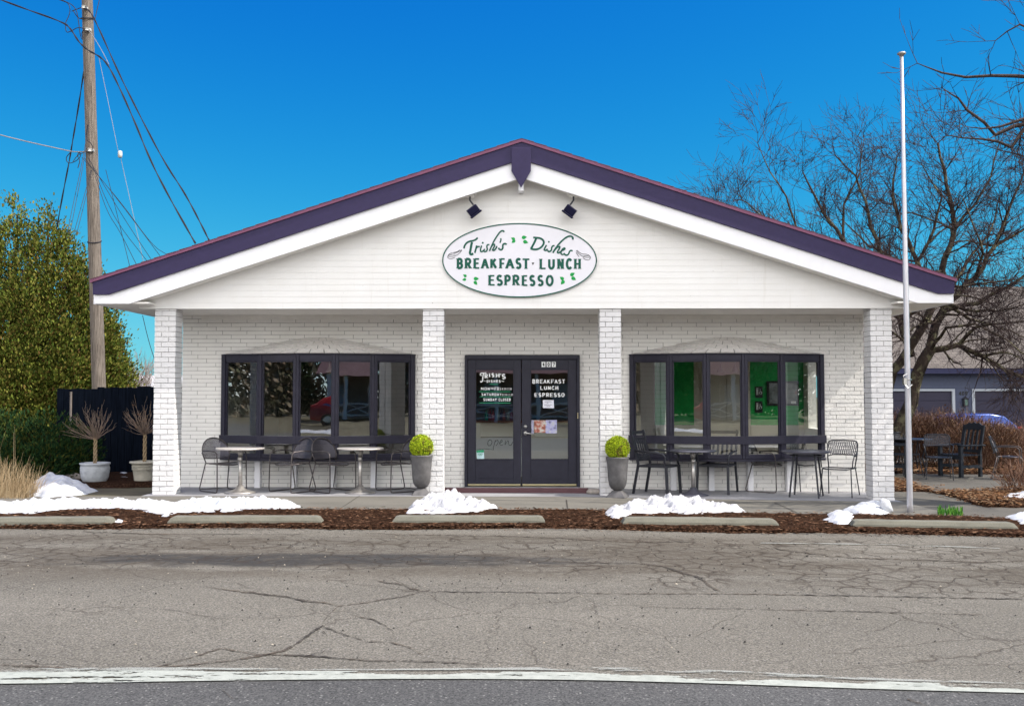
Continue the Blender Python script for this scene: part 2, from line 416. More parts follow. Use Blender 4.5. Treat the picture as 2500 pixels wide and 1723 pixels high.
def island(name, cols, rough=.8, trans=0.0, spec=.06):
    m = NT(name); m.set(rough, 0, spec)
    g = m.n('ShaderNodeNewGeometry')
    m.col(m.ramp(g.outputs['Random Per Island'], [(i/(max(1,len(cols)-1)), c) for i, c in enumerate(cols)]))
    return m.m
M['chips'] = island('bark_chips', [(.006,.004,.003), (.030,.014,.008), (.075,.036,.021), (.22,.13,.08)], .95, 0, .03)
M['dead_leaf'] = island('dead_leaf', [(.03,.015,.008), (.12,.055,.025), (.19,.10,.05), (.26,.18,.11)])
M['arbor'] = island('arborvitae_leaf', [(.02,.038,.008), (.07,.10,.016), (.125,.15,.024), (.19,.185,.04), (.10,.055,.02)], .7)
M['juniper'] = island('juniper_leaf', [(.006,.018,.008), (.012,.035,.013), (.022,.050,.014), (.06,.06,.012)], .75)
M['bush_twig'] = island('bush_twig', [(.04,.022,.016), (.09,.045,.03), (.15,.08,.055), (.24,.17,.13)])
M['straw'] = island('straw', [(.22,.15,.08), (.38,.28,.16), (.50,.39,.25)])
M['sprout'] = island('sprout', [(.03,.12,.02), (.08,.24,.04), (.16,.34,.06)])
M['ball_leaf'] = island('ball_leaf', [(.12,.18,.012), (.26,.36,.02), (.40,.50,.025), (.50,.58,.035)], .7)
M['ball_brown'] = island('ball_brown', [(.10,.09,.015), (.22,.17,.05), (.30,.20,.08)], .8)
M['conifer_far'] = island('conifer_far', [(.01,.03,.01), (.03,.06,.02), (.05,.09,.03)])
def bark(name, c, c2, c3=None, sc=(14,14,1.2)):
    m = NT(name); m.set(.9, 0, .2); src = m.map(sc)
    n = m.noise(1.6, 7, .7, src, .6)
    col_ = m.ramp(n, [(.32, c), (.62, c2)])
    if c3: col_ = m.mix(m.ramp(m.noise(5, 5, .7), [(.50, 0.0), (.6, .8)]), col_, c3)
    m.col(col_); m.bump(n, 1.0, .03); return m.m
M['wood_pole'] = bark('weathered_pole', (.045,.036,.030), (.24,.205,.175), None, (34,34,1.1))
M['bark'] = bark('crabapple_bark', (.016,.012,.010), (.065,.048,.037), (.16,.15,.09), (5,5,2))
M['bark_dark'] = bark('dark_bark', (.02,.015,.014), (.07,.05,.045))
M['twig'] = mat('twig', (.028,.016,.015), .8, var=.35, vs_=2, bstr=0)
M['twig_grey'] = mat('twig_grey', (.20,.165,.15), .8, var=.3, vs_=2, bstr=0)
M['vine'] = mat('twisted_stem', (.30,.22,.13), .8, var=.3, vs_=30, bs=80, bstr=.5)
M['roof_far'] = None
def far_shingle():
    m = NT('grey_shingles'); m.set(.9)
    br = m.n('ShaderNodeTexBrick'); br.inputs['Scale'].default_value = 1.0; br.offset = .5
    br.inputs['Brick Width'].default_value = .30; br.inputs['Row Height'].default_value = .14; br.inputs['Mortar Size'].default_value = .012
    br.inputs['Color1'].default_value = (.135,.115,.10,1); br.inputs['Color2'].default_value = (.085,.07,.062,1); br.inputs['Mortar'].default_value = (.03,.025,.02,1)
    uv = m.n('ShaderNodeUVMap'); m.l(uv.outputs[0], br.inputs['Vector'])
    m.col(m.mix(.5, br.outputs[0], m.ramp(m.noise(3, 5, .7), [(.3, (.6,.6,.6)), (.7, (1.2,1.2,1.2))]), 'MULTIPLY')); return m.m
M['roof_far'] = far_shingle()
M['navy_siding'] = mat('slate_blue_siding', (.058,.070,.118), .6, var=.08)
M['navy'] = mat('navy_trim', (.018,.02,.06), .55, var=.1)
M['garage_door'] = mat('garage_door', (.025,.023,.045), .5, var=.1)
M['grey_trim'] = mat('pale_trim', (.34,.37,.42), .55, var=.05)
M['car_blue'] = mat('car_blue', (.03,.06,.22), .22, .3, var=.05, bstr=0)
M['rubber'] = mat('rubber', (.02,.02,.02), .8, var=.2)
def glass_mat(name, tint=(.9,.95,.93), refl=.30, wav=.0008):
    m = NT(name)
    fr = m.n('ShaderNodeLayerWeight'); fr.inputs['Blend'].default_value = .25
    g = m.n('ShaderNodeBsdfGlossy'); g.inputs['Roughness'].default_value = .0; g.inputs['Color'].default_value = (.95,.97,.98,1)
    t = m.n('ShaderNodeBsdfTransparent'); t.inputs['Color'].default_value = (*tint, 1)
    b = m.n('ShaderNodeBump'); b.inputs['Strength'].default_value = 1.0; b.inputs['Distance'].default_value = wav
    m.l(m.noise(1.7, 2, .5), b.inputs['Height']); m.l(b.outputs[0], g.inputs['Normal'])
    mx = m.n('ShaderNodeMixShader'); fac = m.math('ADD', fr.outputs['Fresnel'], refl-.04, True)
    m.l(fac, mx.inputs[0]); m.l(t.outputs[0], mx.inputs[1]); m.l(g.outputs[0], mx.inputs[2]); m.l(mx.outputs[0], m.out.inputs[0])
    return m.m
M['glass'] = glass_mat('window_glass')
M['car_glass'] = glass_mat('car_glass', (.1,.12,.14), .25, 0.001)
def mesh_metal(name, scale, keep, c=(.05,.05,.06)):
    m = NT(name); m.set(.4, .5); m.col(c)
    w1 = m.n('ShaderNodeTexVoronoi', feature='DISTANCE_TO_EDGE'); w1.inputs['Scale'].default_value = scale; w1.inputs['Randomness'].default_value = 0.0
    m.l(m.map((1,1,1), (0,0,.78)), w1.inputs['Vector'])
    fac = m.ramp(w1.outputs['Distance'], [(keep, 1.0), (keep+.03, 0.0)])
    tr = m.n('ShaderNodeBsdfTransparent'); mx = m.n('ShaderNodeMixShader')
    m.l(fac, mx.inputs[0]); m.l(tr.outputs[0], mx.inputs[1]); m.l(m.b.outputs[0], mx.inputs[2]); m.l(mx.outputs[0], m.out.inputs[0])
    return m.m
M['mesh_fine'] = mesh_metal('perforated_metal', 110, .19, (.07,.065,.08))
M['mesh_coarse'] = mesh_metal('expanded_metal', 42, .12)

# ---------------------------------------------------------------- ground sheets
def sheet(name, x0, x1, y0, y1, zo, m, nx=40, ny=6, ylo=None, yhi=None, kind='structure', label=None):
    b = MB(); vs_, fs = [], []
    for j in range(ny+1):
        for i in range(nx+1):
            X = x0+(x1-x0)*i/nx
            a = ylo(X) if ylo else y0; c = yhi(X) if yhi else y1
            Y = a+(c-a)*j/ny; vs_.append((X, Y, gz(X, Y)+zo))
    for j in range(ny):
        for i in range(nx): o = j*(nx+1)+i; fs.append((o, o+1, o+nx+2, o+nx+1))
    b.add(vs_, fs); o = b.build(name, m, smooth=True); tag(o, kind=kind, label=label); return o
def big_ground():
    xs = [-900,-400,-200,-100]+list(range(-60, 61, 2))+[100,200,400,900]; ys = [-900,-400,-200,-100]+list(range(-60, 91, 2))+[150,250,450,900]
    b = MB(); nx = len(xs); vs_ = [(x, y, gz(x, y)-.012) for y in ys for x in xs]
    b.add(vs_, [(j*nx+i, j*nx+i+1, (j+1)*nx+i+1, (j+1)*nx+i) for j in range(len(ys)-1) for i in range(nx-1)])
    tag(b.build('ground', M['ground'], smooth=True), kind='structure')
big_ground()
# white edge line follows these photo points
LN = [(0,1658),(600,1652),(1250,1650),(1750,1662),(2100,1673),(2500,1686)]
LNW = [G(u, v) for u, v in LN]
def lineY(X):
    P = LNW
    if X <= P[0].x: return P[0].y
    for a, b in zip(P, P[1:]):
        if X <= b.x: t = (X-a.x)/(b.x-a.x); return a.y+(b.y-a.y)*t
    return P[-1].y+(X-P[-1].x)*(P[-1].y-P[-2].y)/(P[-1].x-P[-2].x)*.5
def lineYs(X): return sum(lineY(X+d*.2) for d in range(-3, 4))/7
sheet('parking_lot', -40, 40, 5.3, 11.62, -.004, M['lot'], 160, 30, ylo=lambda X: lineYs(X)-.02)
sheet('road', -60, 60, -3, 5.3, -.0035, M['road'], 240, 4, yhi=lambda X: lineYs(X)-.02)
def line_sheet():
    me_b = MB(); n = 200; vs_, fs, uv = [], [], []
    for i in range(n+1):
        X = -12+24*i/n; y = lineYs(X); w = .095-.042*ss(-3.2, .3, X)+.008*math.sin(X*1.3)
        for j, yy in enumerate((y-w, y+w*.35, y+w*1.75)): vs_.append((X, yy, gz(X)+.004)); uv.append((X, j/2))
    for i in range(n):
        for j in range(2): o = i*3+j; fs.append((o, o+3, o+4, o+1))
    me_b.add(vs_, fs); o = me_b.build('road_edge_line', M['paint'], smooth=True); tag(o, kind='structure')
    ul = o.data.uv_layers.new(name='UVMap')
    for lp in o.data.loops: ul.data[lp.index].uv = uv[lp.vertex_index]
line_sheet()
def old_streak():
    b = MB(); n = 160; vs_ = []
    for i in range(n+1):
        X = -3.4+6.6*i/n; y = lineYs(X)+.15+.02*math.sin(X*2.1); w = .026*(1+.5*math.sin(X*1.7))
        vs_ += [(X, y-w, gz(X)+.0045), (X, y+w, gz(X)+.0045)]
    b.add(vs_, [(2*i, 2*i+2, 2*i+3, 2*i+1) for i in range(n)]); o = b.build('faded_edge_line', M['paint_old']); tag(o, kind='structure')
    b = MB(); A = [G(1855,1325), G(2150,1329), G(2440,1338)]; vs_ = []
    for p_ in A: vs_ += [(p_.x, p_.y-.035, p_.z+.004), (p_.x, p_.y+.035, p_.z+.004)]
    b.add(vs_, [(0,2,3,1),(2,4,5,3)]); tag(b.build('faded_parking_line', M['paint_old']), kind='structure')
def paint_old():
    m = NT('old_road_paint'); m.set(.8); m.col((.30,.31,.28))
    fac = m.math('MULTIPLY', m.ramp(m.noise(2.2, 7, .75, m.map((1, 4, 1))), [(.46, 0.0), (.52, .85)]), m.ramp(m.noise(160, 3, .8), [(.35, .1), (.5, 1.0)]))
    tr = m.n('ShaderNodeBsdfTransparent'); mx = m.n('ShaderNodeMixShader'); m.l(fac, mx.inputs[0]); m.l(tr.outputs[0], mx.inputs[1]); m.l(m.b.outputs[0], mx.inputs[2]); m.l(mx.outputs[0], m.out.inputs[0]); return m.m
M['paint_old'] = paint_old(); old_streak()
# hand traced cracks in the old asphalt
CR = [([(500,1432),(570,1441),(640,1449),(700,1456),(740,1466),(790,1471),(828,1478)], (1,3,5,4,6,3,1)),
      ([(828,1478),(800,1500),(785,1527),(740,1560),(700,1585),(640,1600),(560,1612),(400,1628),(250,1634),(120,1628),(0,1622)], (2,3,5,8,6,4,3,3,4,5,5)),
      ([(1050,1439),(1000,1452),(940,1462),(880,1472),(828,1478)], (3,2,2,2,2)),
      ([(920,1418),(985,1427),(1000,1436),(1050,1444)], (2,4,5,2)),
      ([(1050,1443),(1250,1445),(1500,1448),(1800,1449),(2100,1454),(2500,1462)], (2,2,1.5,2,2.5,3)),
      ([(850,1498),(920,1514),(960,1540),(952,1566),(1010,1582),(1035,1602),(1100,1622)], (2,3,3,4,3,2,2)),
      ([(785,1527),(850,1552),(900,1566),(952,1566)], (3,2,2,1)),
      ([(520,1510),(540,1555),(545,1580),(480,1600),(380,1628)], (2,3,3,3,2)),
      ([(545,1582),(620,1596),(760,1600),(900,1612),(1040,1614),(1180,1620)], (3,3,4,3,4,2)),
      ([(785,1527),(800,1560),(790,1590),(740,1604)], (3,2,3,2)),
      ([(1350,1370),(1560,1374),(1620,1382),(1660,1395),(1710,1410),(1730,1430),(1760,1443)], (1,2,3,4,6,8,3)),
      ([(1840,1314),(1900,1340),(1990,1352),(2080,1361),(2250,1366),(2400,1372),(2500,1368)], (1.5,2,2,2,2,2,2)),
      ([(200,1298),(320,1301),(400,1304),(560,1303),(740,1304)], (1,2,3,1.5,1)),
      ([(890,1300),(960,1304),(1100,1306),(1250,1309),(1400,1314),(1520,1322),(1700,1322)], (1,2,1.5,1.5,2,2,1)),
      ([(280,1480),(420,1488),(480,1500),(560,1512)], (1,2,1.5,1)),
      ([(1565,1480),(1700,1484),(1950,1489),(2150,1493),(2400,1500)], (1,1.5,1.5,2,1.5)),
      ([(2215,1706),(2240,1714),(2262,1723),(2290,1740)], (4,5,7,5)),
      ([(540,1680),(556,1695),(570,1705)], (2,3,3))]
cb = MB()
for pts, ws in CR:
    rnd = random.Random(len(pts)*7+int(pts[0][0]))
    q, wq = [], []
    for i in range(len(pts)-1):
        (a, b), (c, d) = pts[i], pts[i+1]; n = max(2, int(math.hypot(c-a, d-b)/7))
        for k in range(n):
            t = k/n; q.append((a+(c-a)*t+rnd.uniform(-2.5,2.5), b+(d-b)*t+rnd.uniform(-1.1,1.1))); wq.append((ws[i]+(ws[i+1]-ws[i])*t)*rnd.uniform(.35,1.2)*.85)
    q.append(pts[-1]); wq.append(.5)
    vs_, fs = [], []
    for (u, v), w in zip(q, wq):
        A = G(u, v-w*.55); B_ = G(u, v+w*.55); vs_ += [(A.x,A.y,A.z+.0015), (B_.x,B_.y,B_.z+.0015)]
    for i in range(len(q)-1): fs.append((2*i, 2*i+1, 2*i+3, 2*i+2))
    cb.add(vs_, fs)
def crack_mat():
    m = NT('crack_dirt'); m.set(.95)
    m.col(m.ramp(m.noise(1.1, 4, .6), [(.42, (.030,.024,.018)), (.58, (.085,.064,.045))]))
    fac = m.math('MULTIPLY', m.ramp(m.noise(16, 5, .8), [(.38, 0.0), (.52, 1.0)]), m.ramp(m.noise(1.3, 3, .6), [(.36, .35), (.5, 1.0)]))
    tr = m.n('ShaderNodeBsdfTransparent'); mx = m.n('ShaderNodeMixShader'); m.l(fac, mx.inputs[0]); m.l(tr.outputs[0], mx.inputs[1]); m.l(m.b.outputs[0], mx.inputs[2]); m.l(mx.outputs[0], m.out.inputs[0]); return m.m
tag(cb.build('asphalt_cracks', crack_mat()), kind='structure')
pb = MB(); rnd = random.Random(12); pb2 = MB()
for k in range(1500):
    x = rnd.uniform(-7.5, 7.5); y = 5.6+5.9*rnd.random()**.8; r_ = rnd.uniform(.003,.010)*(1.6 if rnd.random() < .05 else 1); z = gz(x,y)
    q = [(x+r_*math.cos(a)*rnd.uniform(.6,1.2), y+r_*math.sin(a)*rnd.uniform(.6,1.2), z) for a in (0,1.25,2.5,3.8,5.0)]; (pb if rnd.random() < .75 else pb2).add(q+[(x, y, z+r_*.9)], [(i,(i+1)%5,5) for i in range(5)])
tag(pb.build('loose_grit', mat('dark_grit', (.03,.028,.026), .9, var=.4, vs_=30)), kind='stuff'); tag(pb2.build('pale_grit', mat('pale_grit', (.30,.27,.22), .9, var=.3, vs_=30)), kind='stuff')
# sidewalk & porch slab
sheet('sidewalk', -40, 5.75, 13.22, 15.05, .010, M['walk'], 120, 4, ylo=lambda X: 13.22+.02*math.sin(X*2))
sheet('porch_floor', -5.75, 5.72, 15.05, 16.60, .012, M['porch'], 60, 4)
# the wide walk at the right widening to the patio
sheet('patio', 5.75, 16, 12.2, 21.2, .006, M['patio'], 60, 40)
jb = MB()
def joint(u0, v0, u1, v1, w=.012):
    a, b = G(u0, v0), G(u1, v1); d = (b-a).normalized(); nn = Vector((-d.y, d.x, 0))*w*.5
    n = 6; vs_ = []
    for i in range(n+1):
        p = a+(b-a)*i/n; z = gz(p.x, p.y)+.0155; vs_ += [(p.x+nn.x, p.y+nn.y, z), (p.x-nn.x, p.y-nn.y, z)]
    jb.add(vs_, [(2*i,2*i+1,2*i+3,2*i+2) for i in range(n)])
joint(1383,1222,1386,1244,.016); joint(878,1212,828,1245,.010); joint(1890,1228,1952,1256,.014); joint(300,1212,215,1244,.01)
joint(2300,1222,2420,1243,.014); joint(1100,1212,1093,1243,.006); joint(1640,1214,1668,1246,.008)
jj = jb.build('sidewalk_joints', mat('joint_dirt', (.05,.045,.04), .95)); tag(jj, kind='structure')

def inpoly(x, y, P):
    c = False; n = len(P); j = n-1
    for i in range(n):
        xi, yi = P[i]; xj, yj = P[j]
        if (yi > y) != (yj > y) and x < (xj-xi)*(y-yi)/(yj-yi)+xi: c = not c
        j = i
    return c
def edged(x, y, P):
    best = 1e9; n = len(P)
    for i in range(n):
        ax, ay = P[i]; bx, by = P[(i+1) % n]; dx, dy = bx-ax, by-ay; L = dx*dx+dy*dy
        t = 0 if L == 0 else max(0, min(1, ((x-ax)*dx+(y-ay)*dy)/L)); best = min(best, math.hypot(x-ax-t*dx, y-ay-t*dy))
    return best if inpoly(x, y, P) else -best
def field(name, poly, cell, hf, m, seed=0, ragged=.06, zoff=0.0, label=None, cat=None, group=None, kind=None):
    """height field over a ragged ground polygon; hf(d, x, y) = height above ground at edge distance d"""
    xs = [p[0] for p in poly]; ys = [p[1] for p in poly]
    x0, x1, y0, y1 = min(xs)-.15, max(xs)+.15, min(ys)-.15, max(ys)+.15
    nx = int((x1-x0)/cell)+1; ny = int((y1-y0)/cell)+1
    idx = {}; vs_, fs = [], []; hh = {}
    for j in range(ny+1):
        for i in range(nx+1):
            x = x0+i*cell; y = y0+j*cell
            d = edged(x, y, poly)
            d += ragged*(noise.noise(Vector((x*4, y*4, seed)))+.6*noise.noise(Vector((x*13, y*13, seed+5))))
            hh[i, j] = (hf(d, x, y) if d > 0 else -0.02, x, y)
    for j in range(ny):
        for i in range(nx):
            q = [(i,j),(i+1,j),(i+1,j+1),(i,j+1)]
            if max(hh[k][0] for k in q) > 0:
                f_ = []
                for k in q:
                    if k not in idx:
                        h, x, y = hh[k]; idx[k] = len(vs_); vs_.append((x, y, gz(x, y)+zoff+h))
                    f_.append(idx[k])
                fs.append(tuple(f_))
    if not fs: return None
    b = MB(); 
    if kind: o = b.add(vs_, fs).build(name, m, smooth=True)
    else:
        cx = sum(xs)/len(xs); cy = sum(ys)/len(ys)
        b.add([(a-cx, b_-cy, c-gz(cx,cy)) for a, b_, c in vs_], fs); o = b.build(name, m, smooth=True); o.location = (cx, cy, gz(cx,cy))
    return tag(o, label, cat, group, kind)
GP = lambda pts: [(G(u, v).x, G(u, v).y) for u, v in pts]
def chips(name, poly, n, size, m, zoff, seed=1, flat=.35, label=None):
    rnd = random.Random(seed); xs = [p[0] for p in poly]; ys = [p[1] for p in poly]; b = MB(); k = 0; vs_, fs = [], []
    while k < n:
        x = rnd.uniform(min(xs)-.1, max(xs)+.1); y = rnd.uniform(min(ys)-.08, max(ys)+.08)
        d = edged(x, y, poly)
        if d < 0 and rnd.random() > math.exp(d*14)*.5: k += .02; continue
        k += 1; s_ = size*rnd.uniform(.5, 1.4); a = rnd.uniform(0, 2*PI)
        l, w = s_, s_*rnd.uniform(.25, .5); tx, ty = rnd.uniform(-flat, flat), rnd.uniform(-flat, flat)
        z = gz(x, y)+zoff+rnd.uniform(.002, .02); o = len(vs_)
        for (p, q) in ((-l,-w),(l,-w),(l,w),(-l,w)):
            vs_.append((x+p*math.cos(a)-q*math.sin(a), y+p*math.sin(a)+q*math.cos(a), z+abs(p*tx+q*ty)))
        fs.append((o,o+1,o+2,o+3))
    b.add(vs_, fs); return tag(b.build(name, m), kind='stuff', label=label)
bed = [(-40,11.55)]+[(x, 11.55+.06*math.sin(x*1.7)) for x in range(-8, 9)]+[(20,11.5),(20,12.9),(7.2,12.85),(6.2,13.1),(5.6,13.25),(-40,13.25)]
bedv = [(-7.5,11.50)]+[(x*.5, 11.50+.07*math.sin(x*.85+1)) for x in range(-14, 15)]+[(7.4,11.5),(8.2,12.35),(7.2,12.75),(6.2,13.1),(5.6,13.27),(-7.5,13.27)]
field('mulch_bed', bedv, .045, lambda d, x, y: min(.035, d*.25)+.012*noise.noise(Vector((x*7,y*7,3)))+.006, M['mulch'], 3, .05, kind='structure')
chips('bark_chips', bedv, 15000, .026, M['chips'], .022, 3)
chips('bark_litter', [(x*.5, 11.38+.05*math.sin(x*2.1)) for x in range(-15, 16)]+[(7.5,11.56),(-7.5,11.56)], 2600, .014, M['chips'], .0, 9)
K = lambda pts: [(2150+.163*a, 1040+.163*b) for a, b in pts]
mulchR = GP(K([(120,800),(350,825),(520,890),(700,955),(860,1000),(1300,990),(1600,980),(2300,920),(2500,1235),(1550,1220),(1400,1180),(1200,1105),(980,1045),(700,990),(120,985)]))
field('mulch_island', mulchR, .05, lambda d, x, y: min(.03, d*.25)+.008, M['mulch'], 4, .05, zoff=.008, kind='structure')
chips('fallen_leaves', mulchR, 3500, .03, M['dead_leaf'], .035, 5, .6)
litter = [(5.8,21.0),(16,20.8),(16,25.5),(5.8,25.5)]
field('leaf_bed', litter, .2, lambda d, x, y: .02+.03*noise.noise(Vector((x,y,3))), M['mulch'], 4, .1, zoff=.01, kind='structure')
chips('leaf_litter', litter, 7000, .05, M['dead_leaf'], .03, 6, .7)
# left bed behind the walk
leftbed = [(-11,15.05),(-5.9,15.6),(-5.75,19.3),(-11,19.3)]
field('planting_bed', [(-12,15.3),(-7.9,15.45),(-7.0,16.6),(-5.7,16.7),(-5.7,19.4),(-12,19.4)], .1, lambda d,x,y: min(.05,d*.3)+.01*noise.noise(Vector((x*3,y*3,1))), M['mulch'], 7, .06, zoff=.008, kind='structure')
sheet('driveway', 3, 40, 26, 44.9, .006, M['walk'], 40, 30)

# ---------------------------------------------------------------- snow
def snowh(hmax, k=.5, lump=.3, sc=2.2, seed=0):
    def h(d, x, y):
        b = hmax*(1-math.exp(-d/k))
        n = .5+.5*noise.noise(Vector((x*sc, y*sc, seed))); n2 = noise.noise(Vector((x*8, y*8, seed+3)))
        vv = noise.voronoi(Vector((x*5.5+.3*n2, y*5.5, seed)))[0][0]; v3 = noise.voronoi(Vector((x*14, y*14, seed+9)))[0][0]
        n3 = noise.noise(Vector((x*22, y*22, seed+7)))
        return max(.004, b*(.45+.75*n)*(1.12-lump*1.1*vv*vv)+min(d*4,1)*(lump*.05*n2-lump*.13*v3*v3+lump*.02*n3+.018*n2)+.012*min(1, d*10))
    return h
SN = 'snow patches left in front of the building'
def snow(pts, hmax, k, lump, m, label, seed, cell=.035, rag=.07, zo=.012):
    return field('snow_patch', GP(pts), cell, snowh(hmax, k, lump, 2.4, seed), M[m], seed, rag, zo, label, 'snow', SN)
snow([(-60,1258),(0,1262),(60,1264),(130,1257),(160,1252),(250,1247),(330,1252),(360,1262),(390,1273),(412,1276),(440,1262),(560,1259),(600,1254),(720,1246),(735,1236),(700,1226),(600,1221),(500,1226),(420,1232),(330,1228),(240,1226),(160,1226),(0,1234),(-60,1236)],
     .115, .18, .8, 'snow', 'long white snow ridge between walk and parking stops at left', 11)
snow([(990,1260),(1080,1263),(1170,1258),(1215,1246),(1190,1236),(1120,1226),(1030,1226),(1000,1240)], .21, .15, .95, 'dirty_snow', 'lumpy heap of dirty snow in front of the entrance', 12, .03)
snow([(1465,1262),(1500,1280),(1530,1268),(1560,1262),(1700,1262),(1820,1258),(1822,1250),(1740,1236),(1640,1228),(1560,1228),(1500,1246)], .19, .17, .85, 'dirty_snow', 'big snow heap with brown stain behind right parking stop', 13, .03)
snow([(2004,1276),(2040,1290),(2085,1287),(2092,1262),(2060,1256),(2020,1262)], .13, .12, .4, 'snow', 'small rounded snow clump between two right parking stops', 14, .03)
snow([(2050,1254),(2100,1260),(2178,1256),(2175,1246),(2120,1236),(2065,1244)], .17, .14, .5, 'snow', 'low snow heap beside the brick column at right', 15, .03)
snow([(2420,1222),(2500,1224),(2560,1222),(2560,1205),(2470,1208)], .10, .2, .3, 'snow', 'flat snow patch on the brown mulch island', 16)
snow([(2440,1268),(2500,1290),(2570,1290),(2570,1256),(2500,1256)], .10, .15, .3, 'snow', 'snow patch at the far end of rightmost parking stop', 17)
snow([(268,1284),(300,1286),(306,1278),(286,1273)], .07, .08, .2, 'snow', 'tiny snow lump between the two left parking stops', 18, .02, .02, .03)
snow([(72,1212),(120,1216),(200,1206),(232,1198),(200,1184),(140,1176),(76,1176)], .30, .35, .4, 'snow', 'blue shaded snow mound below the dark shrub', 19)
snow([(262,1178),(330,1180),(345,1172),(330,1156),(270,1158)], .07, .3, .2, 'snow', 'shaded snow patch between the two planter pots', 20, .05)
# upright snow chunk
b = MB(); q = G(2168, 1254)
prof = [(0,0),(.075,.02),(.085,.09),(.065,.15),(.03,.18)]
b.lathe(prof, 10); o = b.build('snow_chunk', M['snow'], smooth=True)
for v in o.data.vertices:
    n_ = noise.noise(v.co*9); v.co = Vector((v.co.x*(1+.4*n_)-v.co.z*.28, v.co.y*(.55+.3*n_), v.co.z*(1+.15*n_)))
o.location = (q.x, q.y, q.z+.02); tag(o, 'upright chunk of snow leaning by the flagpole', 'snow')

# ---------------------------------------------------------------- parking stops
def stop(u0, u1, ff, label, tilt=0):
    a, b_ = G(u0, ff[0]), G(u1, ff[1]); L = (b_-a).length; ang = math.atan2(b_.y-a.y, b_.x-a.x)
    t = bpy.data.objects.new('parking_stop', None)
    mb = MB(); n = 24; prof = [(0,0),(.006,.068),(.030,.112),(.150,.118),(.178,.068),(.185,0)]
    vs_, fs = [], []
    rnd = random.Random(int(u0))
    for i in range(n+1):
        x = L*i/n; end = min(x, L-x); 
        for (y, z) in prof:
            yy, zz = y, z
            if i in (0, n) and z > .05: zz = z-.012
            x2 = x+(.035 if i == 0 and z > .1 else 0)-(.035 if i == n and z > .1 else 0)
            jx = noise.noise(Vector((x*5+u0, y*20, z*20)))*.005
            vs_.append((x2, yy+jx, zz+jx))
    m_ = len(prof)
    for i in range(n):
        for k in range(m_-1): fs.append((i*m_+k, (i+1)*m_+k, (i+1)*m_+k+1, i*m_+k+1))
    fs.append(tuple(range(m_-1,-1,-1)) if False else tuple(range(m_))); fs.append(tuple(n*m_+k for k in range(m_-1,-1,-1)))
    mb.add(vs_, fs); o = mb.build('parking_stop', M['concrete_stop'], bev=.006, fixn=True); o.location = (a.x, a.y, a.z-.004)
    o.rotation_euler = (0, -math.atan2(b_.z-a.z, L) if True else 0, ang)
    tag(o, label, 'parking stop', 'concrete parking stops'); bpy.data.objects.remove(t); return o
stop(-110, 272, (1288,1287), 'concrete parking stop at far left under the snow ridge')
stop(407, 785, (1285,1284), 'concrete parking stop in front of the two left porch tables')
stop(956, 1332, (1284,1284), 'concrete parking stop directly in front of the entrance door')
stop(1520, 1903, (1287,1291), 'concrete parking stop in front of the big snow heap')
stop(2082, 2488, (1293,1300), 'concrete parking stop in front of the flagpole')

# ================================================================ THE RESTAURANT
YW = 16.54      # porch wall
YC = 15.29      # front of the columns
B = empty('restaurant_building', (0, YW, 0), 'white painted brick cafe with low purple edged gable and four porch columns', 'building')
def bricks(mb, x0, x1, z0, z1, yf, L, Hh, gap, holes=(), depth=.09, off=(0,.5), seed=0, jit=.003, pat=None):
    rnd = random.Random(seed); r = 0; z = z0
    while z < z1-.01:
        zt = min(z+Hh-gap, z1)
        sh = off[r % len(off)]*L
        x = x0-sh
        while x < x1:
            a, c = max(x, x0), min(x+L-gap*1.5, x1)
            segs = [(a, c)]
            for (hx0, hx1, hz0, hz1) in holes:
                if zt > hz0+.01 and z < hz1-.01:
                    ns = []
                    for (p, q) in segs:
                        if q <= hx0 or p >= hx1: ns.append((p, q)); continue
                        if p < hx0: ns.append((p, hx0))
                        if q > hx1: ns.append((hx1, q))
                    segs = ns
            for (p, q) in segs:
                if q-p > .015:
                    j = rnd.uniform(-jit, jit); e = rnd.uniform(-.0012, .0012); e2 = rnd.uniform(-.0012,.0012)
                    mb.add([(p,yf+j,z+e),(q,yf+j,z+e2),(q,yf+depth,z+e2),(p,yf+depth,z+e),(p,yf+j,zt+e),(q,yf+j,zt+e2),(q,yf+depth,zt+e2),(p,yf+depth,zt+e)],
                           [(4,5,6,7),(0,1,5,4),(1,2,6,5),(0,3,2,1),(3,0,4,7)])
            x += L
        z += Hh; r += 1
Wx = lambda u, Y: W(u, 964, Y).x
WZ = lambda v, Y: W(1274, v, Y).z
# openings in the wall (x0,x1,z0,z1)
DX0, DX1 = Wx(1135, YW), Wx(1415.3, YW); DZ1 = WZ(867, YW)
LW = (Wx(541, YW), Wx(1013, YW)); RW = (Wx(1537.5, YW), Wx(2011.5, YW))
WZ0, WZ1 = .50, WZ(867.5, YW)
holes = [(DX0+.01, DX1-.01, -1, DZ1-.01), (LW[0]+.03, LW[1]-.03, WZ0+.03, WZ1-.03), (RW[0]+.03, RW[1]-.03, WZ0+.03, WZ1-.03)]
wb = MB()
bricks(wb, -5.66, 5.66, -.12, 2.86, YW, .408, .0665, .0062, holes, off=(0, .36, .62), seed=2, jit=.0035)
wall = wb.build('porch_wall', M['wall_brick'], B)
mo = MB()
def wall_with_holes(mb, x0, x1, z0, z1, y0, y1, hs_):
    xs = sorted(set([x0, x1]+[h for q in hs_ for h in q[:2]])); zs = sorted(set([z0, z1]+[max(z0,h) for q in hs_ for h in q[2:]]))
    for i in range(len(xs)-1):
        for j in range(len(zs)-1):
            cx, cz = (xs[i]+xs[i+1])/2, (zs[j]+zs[j+1])/2
            if any(q[0] < cx < q[1] and q[2] < cz < q[3] for q in hs_): continue
            mb.box(xs[i], xs[i+1], y0, y1, zs[j], zs[j+1])
